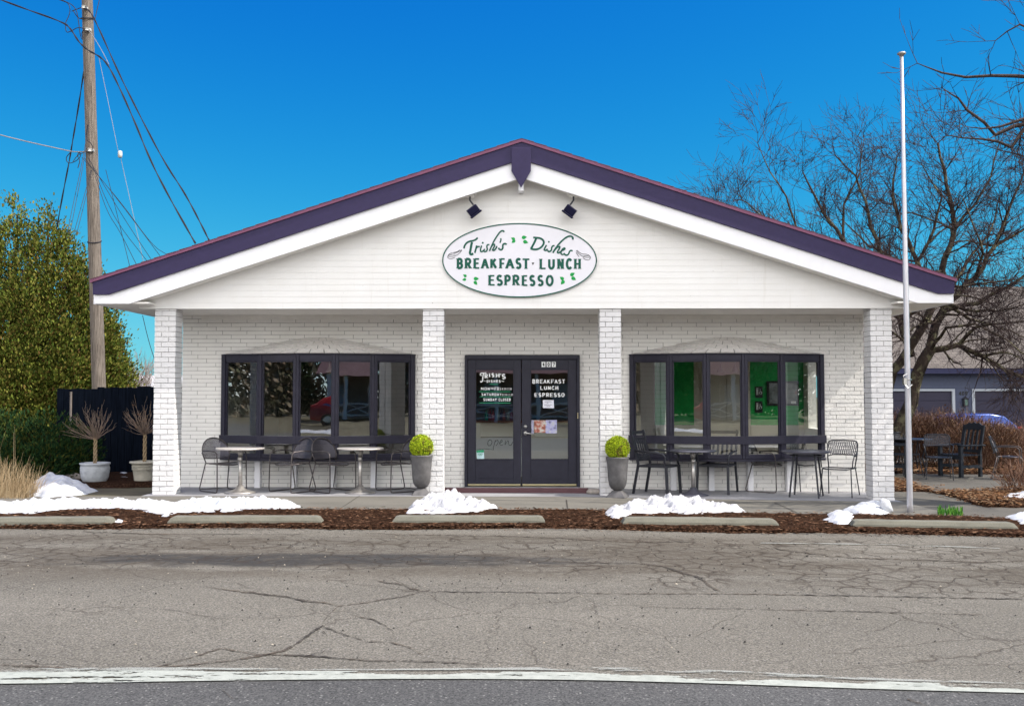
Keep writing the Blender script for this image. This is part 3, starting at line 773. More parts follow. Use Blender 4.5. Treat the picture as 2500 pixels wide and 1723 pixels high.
wall_with_holes(mo, -5.655, 5.655, -.12, 2.86, YW+.012, YW+.16, [(a, b_, c, d) for a, b_, c, d in holes])
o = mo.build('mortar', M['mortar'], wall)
# side & back walls, interior
for xs_ in ((-5.66,-5.5),(5.5,5.66)):      # side walls; unseen openings added on the right to brighten the room
    sh = MB()
    wl0 = [(YW+.16,28,-.12,2.86)] if xs_[0] < 0 else [(YW+.16,28,-.12,.9),(YW+.16,28,2.3,2.86),(YW+.16,17.2,.9,2.3),(19.2,19.9,.9,2.3),(22.3,23,.9,2.3),(26,28,.9,2.3)]
    for q_ in wl0: sh.box(*xs_, *q_)
    sh.build('side_wall', M['wall_brick'], B)
sh = MB(); sh.box(-5.66,5.66,28,28.15,-.12,2.86); sh.build('rear_wall', M['wall_brick'], B)
it = MB(); it.box(-5.5,5.5,YW+.17,28,-.05,.02); it.build('inside_floor', M['floor_in'], B)
it = MB(); it.box(-5.5,5.5,YW+.17,28,2.62,2.68); it.build('ceiling', M['wall_in'], B)
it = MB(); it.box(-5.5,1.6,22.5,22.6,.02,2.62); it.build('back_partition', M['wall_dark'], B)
it = MB(); it.box(1.6,1.7,18.4,22.5,.02,2.62); it.build('cross_partition', M['wall_in'], B)
YP = 19.5
gx = [Wx(1600,YP), Wx(1694,YP), Wx(1832,YP), 5.5]
it = MB(); it.box(gx[0],gx[1],YP,YP+.1,.95,2.62); it.box(gx[2],5.5,YP,YP+.1,.95,2.62); it.box(gx[1],gx[2],YP,YP+.1,2.2,2.62); it.build('green_wall', M['green_in'], B)
for (wa, wb_) in ((gx[0], gx[1]), (gx[2], 5.5)):
    it = MB(); it.box(wa,wb_,YP-.02,YP+.1,.02,.95); x = wa+.03
    while x < wb_-.03: it.box(x, x+.008, YP-.026, YP-.02, .05, .9); x += .06
    it.build('wainscot', M['door_in'], B)
it = MB(); it.box(gx[1]+.002,gx[2]-.002,YP,YP+.1,.02,2.198)
for (a,b_) in ((.12,.46),(.58,.92)):
    for (c,d) in ((.2,.95),(1.05,1.95)):
        w_ = gx[2]-gx[1]; it.box(gx[1]+a*w_, gx[1]+b_*w_, YP-.012, YP, c, d)
idr = it.build('inner_door', M['door_in'], B, bev=.008)
kb = MB(); kp = W(1812, 1040, YP-.05); kb.lathe([(.004,-.03),(.03,-.025),(.034,0),(.03,.02),(.004,.03)], 14, kp.x, kp.y, kp.z); kb.build('knob', M['steel'], idr, smooth=True)
# brick columns
for cx in (-5.505, -1.362, 1.362, 5.510):
    cm = MB(); x0, x1 = cx-.163, cx+.163; zb = gz(cx)-.02; Hh, gp = .0792, .008; z = zb; r = 0
    rnd = random.Random(int(cx*100))
    while z < 2.855:
        zt = min(z+Hh-gp, 2.858); j = rnd.uniform(-.003,.003)
        cut = x0+(.108 if r % 2 else .218)-(.02 if cx > 0 else 0)
        for (a, c) in ((x0+rnd.uniform(-.004,.003), cut-gp/2), (cut+gp/2, x1+rnd.uniform(-.003,.004))):
            cm.box(a, c, YC+rnd.uniform(-.003,.003), YC+.155, z, zt)
        cm.box(x0+.004+rnd.uniform(-.004,.002), x0+.16+(.04 if r%2 else -.04), YC+.163, YC+.326, z, zt)
        cm.box(x0+.168+(.04 if r%2 else -.04), x1-.004+rnd.uniform(-.002,.004), YC+.163, YC+.326, z, zt)
        z += Hh; r += 1
    col = cm.build('brick_column', M['column_brick'], B, bev=.004)
    c2 = MB(); c2.box(x0+.013,x1-.013,YC+.012,YC+.314,zb,2.857); c2.build('mortar', M['mortar_light'], col)
# porch ceiling & beam / gable
YF = 14.95
def Xf(u, Y=YF): return W(u, 735, Y).x
ZT = W(208, 683, YF).z; ZA = W(1272, 339, YF).z; XE = 6.53
ZTB = W(1272, 718, YF).z; ZPBc = W(1272, 388, YF).z; ZWB = W(1272, 740, YF).z
sl_ = (ZA-ZT)/XE
zc = lambda x: ZA-sl_*abs(x)      # top line of the roof at the front
tp = ZA-W(1272,389,YF).z           # depth of purple incl. drip edge at centre
tw = W(1272,389,YF).z-W(1272,433,YF).z
XW = 6.49
# points where purple bottom / white bottom turn level
zpb = ZTB; xpb = (ZA-tp-zpb)/sl_; zwb = ZWB; xwb = 5.98
# purple fascia (two boards) + king post
def mir(poly): return [(-x, z) for x, z in reversed(poly)]
dp = .035
pf = [(0, ZA-tp),(xpb, zpb),(XW-.0, zpb),(XE-.03, zc(XE-.03)-dp),(0, ZA-dp)]
for s_, nm in ((1,'r'),(-1,'l')):
    pm = MB(); pm.prism(pf if s_ > 0 else mir(pf), YF, YF+.035); pm.build('purple_fascia', M['purple'], B, bev=.003, fixn=True)
    dm = MB(); dpoly = [(0, ZA-dp-.012),(XE, zc(XE)-dp-.012),(XE, zc(XE)+.002),(0, ZA+.002)]
    dm.prism(dpoly if s_ > 0 else mir(dpoly), YF-.02, YF+.05); dm.build('drip_edge', M['drip'], B, fixn=True)
    zwc = ZA-tp-tw
    wpoly = [(0, zwc),(xwb-.03, zwb+.0),(XW-.015, zwb),(XW-.015, zpb+.02),(xpb, zpb+.02),(0, ZA-tp+.02)]
    wm_ = MB(); wm_.prism(wpoly if s_ > 0 else mir(wpoly), YF+.037, YF+.065); wm_.build('white_bargeboard', M['white_trim'], B, bev=.003, fixn=True)
    # roof slab
    rm = MB(); yb = 29.0
    rm.add([(0,YF+.05,ZA),(s_*(XE+.02),YF+.05,zc(XE+.02)),(s_*(XE+.02),yb,zc(XE+.02)),(0,yb,ZA),(0,YF+.05,ZA-.10),(s_*(XE-.04),YF+.05,zc(XE)-.10),(s_*(XE-.04),yb,zc(XE)-.10),(0,yb,ZA-.10)],
           [(0,1,2,3),(4,7,6,5),(0,4,5,1),(1,5,6,2),(2,6,7,3)])
    # ragged shingle edge along the rake
    n = 34
    for k in range(n):
        x0_ = XE*k/n; x1_ = XE*(k+1)/n-.004
        za, zb_ = ZA-sl_*x0_, ZA-sl_*x1_; lift = .012
        rm.add([(s_*x0_,YF-.028,za+.002),(s_*x1_,YF-.028,zb_+lift),(s_*x1_,yb,zb_+lift),(s_*x0_,yb,za+.002),(s_*x1_,YF-.028,zb_)], [(0,1,2,3),(0,4,1)])
    rm.build('roof', M['shingle'], B, fixn=False)
    # flat eave soffit and gutter board at the side
    em = MB(); xs = sorted((s_*(5.66), s_*(XW-.02))); em.box(xs[0], xs[1], YF+.065, 28.5, zwb+.004, zwb+.03); em.build('eave_soffit', M['soffit'], B)
    em = MB(); xs = sorted((s_*(XW-.015), s_*(XW+.015))); em.box(xs[0], xs[1], YF+.066, 28.5, zwb-.002, zpb+.1); em.build('eave_board', M['white_trim'], B)
kx0, kx1 = Wx(1248.5, YF), Wx(1296.5, YF); kxm = (kx0+kx1)/2
kp_ = MB(); kp_.prism([(kxm, W(1274,459,YF).z),(kx1, W(1296,418,YF).z),(kx1, ZA-dp-.1),(kx0, ZA-dp-.1),(kx0, W(1248,418,YF).z)], YF-.02, YF-.002); kp_.build('king_post', M['purple'], B, bev=.004, fixn=True)
kb = MB(); kb.box(kxm-.04,kxm+.04,YF+.07,15.262,W(1274,471,15.2).z,ZA-.3); kb.build('ridge_beam_end', M['white_trim'], B)
# gable siding : overlapping boards following the roof line
YG = 15.27; gm = MB(); zg0 = 2.862; exp_ = .093; z = zg0; 
g_half = lambda z: min(5.90, (ZA-.12-z)/sl_)
first = True
while z < ZA-.2:
    zt = z+exp_
    a, c = g_half(z), g_half(zt)
    if c < .02: break
    hgt = .0 
    gm.add([(-a,YG-.0045,z),(a,YG-.0045,z),(c,YG,zt),(-c,YG,zt),(-a,YG+.002,z),(a,YG+.002,z)], [(0,1,2,3),(4,5,1,0)])
    z = zt
sid = gm.build('gable_siding', M['siding'], B)
gm = MB(); gm.prism([(-5.9,zg0),(5.9,zg0),(5.9,ZA-.12-sl_*5.9),(0,ZA-.12),(-5.9,ZA-.12-sl_*5.9)], YG+.004, YG+.12); gm.build('gable_backing', M['siding'], B, fixn=True)
# sloping soffit between bargeboard and siding
for s_ in (1,-1):
    fm = MB(); xa = 5.95
    fm.add([(0,YF+.06,ZA-tp-tw+.035),(s_*xa,YF+.06,ZA-tp-tw+.035-sl_*xa),(s_*xa,YG+.01,ZA-tp-tw+.035-sl_*xa),(0,YG+.01,ZA-tp-tw+.035)], [(0,1,2,3)])
    fm.build('rake_soffit', M['soffit'], B)
cm = MB(); cm.box(-5.66,5.66,YG+.12,YW+.2,2.862,2.90); cm.build('porch_ceiling', M['soffit'], B)
tm = MB(); tm.box(-5.345,5.345,YW-.022,YW-.006,2.79,2.858); tm.build('wall_head_trim', M['soffit'], B)
cb_ = MB(); cb_.box(-5.88,-5.345,YG+.02,YG+.4,2.858,2.862); 

# ---------------------------------------------------------------- bow windows
def bow(xs_u, name_label, uoff):
    Ys = [YW-.015, YW-.29, YW-.45, YW-.45, YW-.29, YW-.015]
    P = [Vector((Wx(u, y), y, 0)) for u, y in zip(xs_u, Ys)]
    fr = MB(); zt, zb = WZ1, WZ0
    zs = dict(gt=2.092, gb=.872, rt=.872, rb=.742, lt=.742, lb=.578)
    panes = []; fr2 = MB()
    for i in range(5):
        a, b_ = P[i], P[i+1]; d = (b_-a); L = d.length; d.normalize(); nn = Vector((d.y, -d.x, 0))   # nn points out (-Y)
        Mx = Matrix(((d.x, -nn.x, 0, a.x), (d.y, -nn.y, 0, a.y), (0,0,1,0), (0,0,0,1)))
        pw = .044
        e0 = .075 if i == 0 else pw; e1 = .075 if i == 4 else pw
        fr.box(0, e0, -.02, .07, zb+.002*i, zt, Mx); fr.box(L-e1, L, -.02, .07, zb+.002*i, zt, Mx)
        # inner sash, slightly recessed
        for (x0_, x1_, z0_, z1_) in ((e0, L-e1, zs['gt'], zt-.001), (e0, L-e1, zb+.003, zs['lb'])):
            fr.box(x0_, x1_, -.005, .06, z0_, z1_, Mx)
        fr2.box(-.012, L+.012, -.045, .055, zs['rb'], zs['rt'], Mx)
        sw = .022
        fr.box(e0, e0+sw, .005, .05, zs['lb'], zs['gt'], Mx); fr.box(L-e1-sw, L-e1, .005, .05, zs['lb'], zs['gt'], Mx)
        fr.box(e0+sw, L-e1-sw, .005, .05, zs['gt']-.022, zs['gt'], Mx)
        panes.append((Mx, e0+sw, L-e1-sw))
    # head cap and sill cap
    for (z0_, z1_, ov, sk) in ((zt, zt+.018, .03, 0), (zb-.035, zb, .045, 0)):
        pts = [P[0]+Vector((-ov*.5,0,0))]+[p+Vector((0,-ov,0)) for p in P]+[P[-1]+Vector((ov*.5,0,0))]
        n = len(pts); fr.add([(p.x,p.y,z0_) for p in pts]+[(p.x,p.y,z1_) for p in pts], [tuple(range(n-1,-1,-1)), tuple(range(n,2*n))]+[(k,k+1,n+k+1,n+k) for k in range(n-1)]+[(n-1,0,n,2*n-1)])
    w = fr.build('bow_window', M['dark_frame'], B, bev=.004, fixn=True); w['label'] = name_label
    fr2.build('rail', M['dark_frame'], w, bev=.005)
    for (Mx, x0_, x1_) in panes:
        for (z0_, z1_) in ((zs['gb'], zs['gt']-.022), (zs['lb'], zs['lt'])):
            g = MB(); g.add([Mx @ Vector(q) for q in ((x0_,.03,z0_),(x1_,.03,z0_),(x1_,.03,z1_),(x0_,.03,z1_))], [(0,1,2,3)])
            g.build('pane', M['glass'], w)
    # side jamb returns inside (pale)
    for xj in (P[0].x+.02, P[5].x-.05): jm = MB(); jm.box(xj, xj+.03, YW+.03, YW+.17, zb, zt); jm.build('inside_jamb', M['door_in'], w)
    # shingled canopy
    base = [P[0]+Vector((.06,0,0))]+[p+Vector((0,-.05,0)) for p in P[1:5]]+[P[5]-Vector((.06,0,0))]
    uc = (xs_u[0]+xs_u[5])/2
    topz = WZ(823.5, YW); tx = [Wx(uc+k, YW) for k in (-88,-55,-20,20,55,88)]; tzs = [topz-.075, topz-.02, topz, topz, topz-.02, topz-.075]
    base = [Vector((p.x, p.y, zt+.018)) for p in base]; top = [Vector((x, YW-.012, z_)) for x, z_ in zip(tx, tzs)]
    def pt(s_, t):   # s along 0..5, t up 0..1
        i = min(4, int(s_)); f_ = s_-i; A = base[i].lerp(base[i+1], f_); Bq = top[i].lerp(top[i+1], f_); return A.lerp(Bq, t)
    cn = MB(); ul_ = MB(); rows = 4; rnd = random.Random(int(uoff))
    for r_ in range(rows):
        t0, t1 = r_/rows, min(1, (r_+1.12)/rows); n = 13; sh_ = .5*(r_ % 2)+.1
        cuts = sorted([0,5]+[ (k+sh_)*5/n for k in range(n+1) if 0 < (k+sh_)*5/n < 5]+[1,2,3,4])
        real = set(round((k+sh_)*5/n, 5) for k in range(n+1))
        for a, c in zip(cuts, cuts[1:]):
            if c-a < 1e-6: continue
            ga = .014 if round(a,5) in real else 0; gc = .014 if round(c,5) in real else 0
            up = Vector((0, -.020, .016)); q0, q1 = pt(a+ga, t0)+up, pt(c-gc, t0)+up; q2, q3 = pt(c-gc, t1), pt(a+ga, t1)
            dz = Vector((0,0,rnd.uniform(-.002,.002)))
            cn.add([q0+dz, q1+dz, q2, q3, pt(a+ga,t0), pt(c-gc,t0)], [(0,1,2,3),(4,5,1,0),(4,0,3),(5,2,1)])
        # under layer, dark grey so its colour supplies shade in the shingle gaps
        for k in range(5): ul_.add([pt(k,t0)-Vector((0,-.006,.003)), pt(k+1,t0)-Vector((0,-.006,.003)), pt(k+1,min(1,t1))-Vector((0,-.006,.003)), pt(k,min(1,t1))-Vector((0,-.006,.003))], [(0,1,2,3)])
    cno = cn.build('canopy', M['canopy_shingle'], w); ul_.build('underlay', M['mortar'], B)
    return w, P
wl, PL = bow([541,633,723,818,913,1013], 'left bow window of five dark framed panes under a shingled canopy', 1)
wr, PR = bow([1537.5,1635,1725,1818,1911,2011.5], 'right bow window of five dark framed panes under a shingled canopy', 2)
for (us, off) in (((631,719,814,913), 0), ((1643,1735,1830,1925), 0)):
    for u in us:
        x = Wx(u, YW-.1); bm_ = MB(); bm_.box(x-.045, x+.045, YW-.14, YW-.006, gz(x)-.01, WZ0-.037); bm_.build('window_bracket', M['white_trim'], B, bev=.004)

# ---------------------------------------------------------------- doors
YD = 16.50
zd0 = .02
fm = MB(); X = lambda u: Wx(u, YD); Z = lambda v: WZ(v, YD)
zt = Z(867); zf = Z(877)
fm.box(X(1134.5), X(1141), YD-.03, YD+.14, zd0, zt); fm.box(X(1408.5), X(1415.5), YD-.03, YD+.14, zd0, zt); fm.box(X(1141), X(1408.5), YD-.03, YD+.14, zf, zt)
fm.build('door_frame', M['dark_door'], B, bev=.005)
def leaf(u0, u1, g0, g1, lab):
    d = MB(); gt, gb_ = Z(901.5), Z(1121.5); z0_ = Z(1185.5)
    d.box(X(u0), X(g0), YD, YD+.045, z0_, zf-.004); d.box(X(g1), X(u1), YD, YD+.045, z0_, zf-.004)
    d.box(X(g0), X(g1), YD, YD+.045, gt, zf-.004); d.box(X(g0), X(g1), YD, YD+.045, z0_, gb_)
    o = d.build('door', M['dark_door'], B, bev=.004); o['label'] = lab
    pm = MB(); pm.box(X(g0)+.012, X(g1)-.012, YD-.006, YD-.001, z0_+.12, gb_-.035); pm.build('kick_panel', M['dark_door'], o, bev=.005)
    st_ = MB(); w_ = .012
    st_.box(X(g0), X(g0)+w_, YD-.008, YD+.01, gb_, gt); st_.box(X(g1)-w_, X(g1), YD-.008, YD+.01, gb_, gt)
    st_.box(X(g0)+w_, X(g1)-w_, YD-.008, YD+.01, gt-w_, gt); st_.box(X(g0)+w_, X(g1)-w_, YD-.008, YD+.01, gb_, gb_+w_); st_.build('glazing_bead', M['dark_door'], o)
    gl = MB(); gl.add([(X(g0),YD+.02,gb_),(X(g1),YD+.02,gb_),(X(g1),YD+.02,gt),(X(g0),YD+.02,gt)], [(0,1,2,3)]); gl.build('glass', M['glass'], o)
    sw = MB(); sw.box(X(u0)+.01, X(u1)-.01, YD-.012, YD-.002, z0_+.002, z0_+.032); sw.build('brass_sweep', M['brass'], o)
    return o
dl = leaf(1141.5, 1272, 1160.5, 1254.5, 'left door leaf with painted opening hours')
dr = leaf(1274, 1408, 1295, 1388, 'right door leaf with number plates and lever handle')
hb = MB(); p = W(1283, 1057, YD); hb.tube([(p.x,YD-.001,p.z),(p.x,YD-.02,p.z)], .034, 20); hb.tube([(p.x,YD-.02,p.z),(p.x,YD-.055,p.z),(p.x+.02,YD-.06,p.z),(p.x+.12,YD-.058,p.z-.012)], [.014,.013,.011,.008], 10)
hb.build('handle', M['steel'], dr, smooth=True)
hb = MB(); p = W(1283, 1041, YD); hb.tube([(p.x,YD-.001,p.z),(p.x,YD-.022,p.z)], [.030,.026], 20); hb.tube([(p.x,YD-.022,p.z),(p.x,YD-.028,p.z)], .014, 12); hb.build('deadbolt', M['steel'], dr, smooth=True)
hb = MB(); [hb.box(X(1409),X(1411.5),YD-.04,YD-.03,Z(v)-.012,Z(v)+.012) for v in (1009,1014,1019)]; hb.build('hinge', M['brass'], B)
sm = MB(); sm.box(Wx(1086,15.6), Wx(1436,15.6), 15.58, 15.64, -.02, .088); sm.build('doorstep', M['step_wood'], B, bev=.008)
sm = MB(); sm.box(X(1136), X(1414), YD-.03, YD+.14, -.02, zd0); sm.build('threshold', M['galv'], B)

# ---------------------------------------------------------------- lettering
def arc(cx, cy, rx, ry, a0, a1, n=8): return [(cx+rx*math.cos(R(a0+(a1-a0)*i/n)), cy+ry*math.sin(R(a0+(a1-a0)*i/n))) for i in range(n+1)]
GL = {
 'A': [[(0,0),(.5,1)],[(.5,1),(1,0)],[(.2,.32),(.8,.32)]],
 'B': [[(.1,0),(.1,1)],[(.1,1),(.5,1)]+arc(.5,.76,.38,.24,90,-90)+[(.1,.52)],[(.1,.52),(.5,.52)]+arc(.5,.26,.45,.26,90,-90)+[(.1,0)]],
 'C': [arc(.52,.5,.48,.5,40,320,14)],
 'D': [[(.1,0),(.1,1)],[(.1,1),(.45,1)]+arc(.45,.5,.5,.5,90,-90,12)+[(.1,0)]],
 'E': [[(.1,0),(.1,1)],[(.1,1),(.9,1)],[(.1,.52),(.78,.52)],[(.1,0),(.95,0)]],
 'F': [[(.1,0),(.1,1)],[(.1,1),(.95,1)],[(.1,.5),(.8,.5)]],
 'H': [[(.1,0),(.1,1)],[(.9,0),(.9,1)],[(.1,.5),(.9,.5)]],
 'I': [[(.5,0),(.5,1)]],
 'K': [[(.1,0),(.1,1)],[(.12,.42),(.85,1)],[(.35,.6),(.95,0)]],
 'L': [[(.1,1),(.1,0)],[(.1,0),(.95,0)]],
 'M': [[(.05,0),(.15,1)],[(.15,1),(.5,.25)],[(.5,.25),(.85,1)],[(.85,1),(.95,0)]],
 'N': [[(.1,0),(.1,1)],[(.1,1),(.9,0)],[(.9,0),(.9,1)]],
 'O': [arc(.5,.5,.48,.5,90,450,18)],
 'P': [[(.1,0),(.1,1)],[(.1,1),(.5,1)]+arc(.5,.73,.42,.27,90,-90)+[(.1,.46)]],
 'R': [[(.1,0),(.1,1)],[(.1,1),(.5,1)]+arc(.5,.74,.4,.26,90,-90)+[(.1,.48)],[(.45,.48),(.92,0)]],
 'S': [arc(.5,.75,.38,.25,30,270,9)+arc(.5,.25,.42,.25,90,-150,9)[1:]],
 'T': [[(.5,0),(.5,1)],[(0,1),(1,1)]],
 'U': [[(.1,1),(.1,.35)]+arc(.5,.35,.4,.35,180,360,10)+[(.9,1)]],
 'Y': [[(0,1),(.5,.5)],[(1,1),(.5,.5)],[(.5,.5),(.5,0)]],
 '0': [arc(.5,.5,.42,.5,90,450,16)], '2': [arc(.5,.72,.4,.28,160,-30,8)+[(.1,0)],[(.1,0),(.95,0)]],
 '3': [arc(.48,.74,.38,.26,150,-90,8)+arc(.48,.25,.42,.25,90,-150,8)], '8': [arc(.5,.75,.34,.25,90,450,12), arc(.5,.26,.42,.26,90,450,12)],
 '4': [[(.7,0),(.7,1)],[(.7,1),(.05,.3)],[(.05,.3),(1,.3)]], '7': [[(.05,1),(.95,1)],[(.95,1),(.4,0)]],
 '9': [arc(.5,.7,.4,.3,0,360,14), [(.9,.7),(.85,.3),(.5,0),(.2,.02)]],
 ':': [[(.5,.2),(.5,.3)],[(.5,.65),(.5,.75)]], '-': [[(.1,.5),(.9,.5)]], '.': [[(.5,0),(.5,.1)]], "'": [[(.5,1),(.4,.7)]]}
def glyph(mb, ch, u0, v0, u1, v1, w, Y, serif=0, th=.003, ys=0):
    for st in GL.get(ch, []):
        pts = [(u0+w*.5+(u1-u0-w)*x, v1-w*.35-(v1-v0-w*.7)*y) for x, y in st]
        hor = len(st) == 2 and abs(st[0][1]-st[1][1]) < .01
        ww = w*(.66 if hor and serif else 1)
        if hor: e_ = w*.42; pts = [(pts[0][0]-(e_ if ch in 'T7-' else 0), pts[0][1]), (pts[1][0]+(e_ if ch not in 'HAB' else 0), pts[1][1])]
        mb.ribbon(pts, ww, Y, th)
        if serif and len(st) == 2 and not hor and ch not in 'AKY4':
            for (x, y) in pts:
                if ch in 'N' and abs(pts[0][0]-pts[1][0]) > w: continue
                mb.ribbon([(x-w*.68, y-.1), (x+w*.68, y-.1)], w*.30, Y, th)
        elif serif and ch == 'A' and not hor:
            x, y = pts[0] if st[0][1] == 0 else pts[1]
            mb.ribbon([(x-w*.6, y), (x+w*.6, y)], w*.30, Y, th)
def text(mb, s_, u0, v0, u1, v1, w, Y, serif=0, gap=.22, th=.003):
    adv = {'I': .5, 'M': 1.25, ' ': .45, ':': .35, "'": .3, '-': .55, '.': .3}
    tot = sum(adv.get(c, 1) for c in s_)+gap*(len(s_)-1); k = (u1-u0)/tot; x = u0
    for c in s_:
        a = adv.get(c, 1)*k
        if c != ' ': glyph(mb, c, x, v0, x+a, v1, w, Y, serif, th)
        x += a+gap*k
# the oval sign
YS = 15.238
sc_ = W(1268.5, 635.5, YS)
SG = empty('oval_sign', (sc_.x, YG-.02, sc_.z), 'white oval sign with green lettering for breakfast, lunch and espresso', 'sign')
def ell(rx, ry, n=96): return [(1268.5+rx*math.cos(2*PI*i/n), 635.5+ry*math.sin(2*PI*i/n)) for i in range(n)]
sm = MB(); e = [W(u, v, YS) for u, v in ell(188.5, 90.5)]; n = len(e)
sm.add([tuple(p) for p in e]+[(p.x, YG-.008, p.z) for p in e], [tuple(range(n-1,-1,-1))]+[(i,(i+1)%n,n+(i+1)%n,n+i) for i in range(n)]); sm.build('panel', M['sign_white'], SG, fixn=True)
sm = MB(); ep = ell(187.6, 89.5); sm.ribbon(ep+ep[:2], 2.7, YS-.001, .006); sm.build('border', M['sign_green'], SG)
a_ = lambda pts: [(1080+.11905*x, 540+.11905*y) for x, y in pts]
b2 = lambda pts: [(1270+.11905*x, 540+.11905*y) for x, y in pts]
def smooth_pts(pts, it=2):
    for _ in range(it):
        q = [pts[0]]
        for a, b_ in zip(pts, pts[1:]): q += [(a[0]*.75+b_[0]*.25, a[1]*.75+b_[1]*.25), (a[0]*.25+b_[0]*.75, a[1]*.25+b_[1]*.75)]
        q.append(pts[-1]); pts = q
    return pts
lt = MB(); YL = YS-.001
scr_a = [([(445,560),(450,510),(490,450),(560,410),(640,400),(690,375),(725,340)],30), ([(610,430),(590,500),(575,600),(560,660),(590,685),(635,665)],38),
 ([(705,500),(685,580),(665,650)],28), ([(690,565),(720,520),(768,522)],24), ([(805,500),(780,580),(785,628),(830,620),(870,570)],24),
 ([(965,482),(925,480),(908,520),(925,570),(905,620),(860,628),(850,598)],24), ([(1270,220),(1240,190),(1190,210),(1130,290),(1060,400),(1010,510),(965,612)],25),
 ([(985,560),(1020,500),(1062,465),(1075,500),(1045,560),(1025,598),(1065,602),(1110,545),(1115,510)],24), ([(1195,350),(1205,380),(1180,445)],22),
 ([(1318,478),(1280,455),(1240,480),(1238,520),(1240,560),(1210,592),(1160,575),(1155,545)],28)]
scr_b = [([(330,345),(290,440),(220,570)],34), ([(268,335),(340,340),(420,350),(482,400),(487,460),(440,530),(370,572),(300,582),(215,567)],32),
 ([(540,490),(500,560),(490,595),(530,602),(562,570)],26), ([(705,502),(660,510),(645,550),(640,600),(590,632),(560,602)],26),
 ([(1078,378),(1082,330),(1030,300),(960,320),(880,380),(800,460),(730,550),(670,650)],28), ([(700,600),(770,525),(820,515),(800,570),(755,640),(790,655),(832,622)],25),
 ([(830,612),(890,592),(927,560),(895,545),(845,600),(832,660),(862,690),(920,662)],24), ([(1074,612),(1040,597),(1010,620),(1000,660),(970,700),(920,695),(915,670)],26)]
for pts, w in scr_a: lt.ribbon(a_(smooth_pts(pts)), w*.145, YL)
for pts, w in scr_b: lt.ribbon(b2(smooth_pts(pts)), w*.145, YL)
def dot(mb, u, v, r, Y): mb.blob([(u+r*math.cos(t*PI/6), v+r*math.sin(t*PI/6)) for t in range(12)], Y)
dot(lt, 1080+.11905*828, 540+.11905*445, 2.4, YL); dot(lt, 1270+.11905*588, 540+.11905*425, 2.2, YL)
for ch, x0_, x1_ in (('B',285,430),('R',450,605),('E',630,765),('A',790,955),('K',970,1130),('F',1160,1285),('A',1292,1475),('S',1488,1632)):
    glyph(lt, ch, 1080+.11905*x0_, 540+.11905*758, 1080+.11905*x1_, 540+.11905*978, 6.0, YL, 1)
for ch, x0_, x1_ in (('T',45,192),('L',388,530),('U',560,722),('N',750,905),('C',930,1080),('H',1095,1255)):
    glyph(lt, ch, 1270+.11905*x0_, 540+.11905*764, 1270+.11905*x1_, 540+.11905*988, 6.0, YL, 1)
for ch, x0_, x1_ in (('E',935,1080),('S',1095,1250),('P',1262,1412),('R',1428,1592)):
    glyph(lt, ch, 1080+.11905*x0_, 540+.11905*1102, 1080+.11905*x1_, 540+.11905*1322, 5.8, YL, 1)
for ch, x0_, x1_ in (('E',25,155),('S',175,322),('S',342,490),('O',520,690)):
    glyph(lt, ch, 1270+.11905*x0_, 540+.11905*1106, 1270+.11905*x1_, 540+.11905*1330, 5.8, YL, 1)
lt.build('lettering', M['sign_green'], SG)
lf = MB()
def lfshape(u, v, L, ang, Y):
    pts = []
    for i in range(13):
        t = i/12; pts.append((t, .34*math.sin(PI*t**.7)))
    pts += [(t, -z_) for t, z_ in reversed(pts[1:-1])]
    c, s_ = math.cos(R(ang)), math.sin(R(ang)); lf.blob([(u+L*(x*c-y*s_), v+L*(x*s_+y*c)) for x, y in pts], Y)
for (o_, x, y, L, an) in ((a_,1490,380,11,205),(a_,1495,390,11,145),(b2,30,340,13,-8),(b2,60,410,13,18),(a_,495,1140,10,215),(a_,490,1190,10,170),(a_,640,1180,13,0),(a_,650,1230,12,50),
   (b2,895,1200,12,215),(b2,905,1215,13,130),(b2,1025,1115,13,-30),(b2,1050,1150,13,30)):
    u, v = o_([(x, y)])[0]; lfshape(u, v, L, an, YL)
lf.build('leaves', M['sign_green2'], SG)
for o_, curves in ((a_, [[(395,590),(350,620),(280,650),(200,645),(140,670),(105,720),(120,765),(180,775),(260,740)],[(400,590),(370,640),(310,690),(230,720),(160,725),(110,712)],[(140,690),(200,680),(270,680)],[(360,590),(300,630),(230,645)]]),
                   (b2, [[(1165,595),(1210,640),(1270,675),(1340,675),(1400,690),(1445,735),(1430,785),(1380,800),(1320,780),(1290,750)],[(1155,600),(1180,650),(1240,700),(1310,735),(1380,745),(1440,740)],[(1300,705),(1350,712),(1400,710)],[(1150,640),(1180,700),(1210,730)]])):
    bl = MB(); [bl.ribbon(o_(smooth_pts(cu)), 1.1, YL) for cu in curves]; bl.build('flourish', M['sign_black'], SG)
bl = MB(); u, v = b2([(262, 850)])[0]; bl.blob([(u-3.2,v),(u+3.2,v),(u,v+6)], YL)
bl.build('separator_mark', M['sign_black'], SG)

# door lettering
DLm = MB(); DG = MB(); YL = YD+.017
c3 = lambda x, y: (1150+.0689*x, 890+.0689*y)
def tx(mb, s_, x0_, y0_, x1_, y1_, w, **k): a = c3(x0_, y0_); b_ = c3(x1_, y1_); text(mb, s_, a[0], a[1], b_[0], b_[1], w, YL, **k)
for pts, w in (([(540,275),(470,310),(400,285),(335,310),(325,360),(375,390)],2.4), ([(440,300),(420,420),(410,560),(380,615),(325,595)],2.8)): DLm.ribbon([c3(x, y) for x, y in smooth_pts(pts)], w, YL)
for ch, x0_, y0_, x1_, y1_ in (('R',470,325,605,490),('I',618,305,690,445),('S',715,298,835,442),('H',865,305,1025,455),("'",1030,320,1070,400),('S',1075,328,1240,512)):
    a = c3(x0_,y0_); b_ = c3(x1_,y1_); glyph(DLm, ch, a[0], a[1], b_[0], b_[1], 2.7, YL, 1)
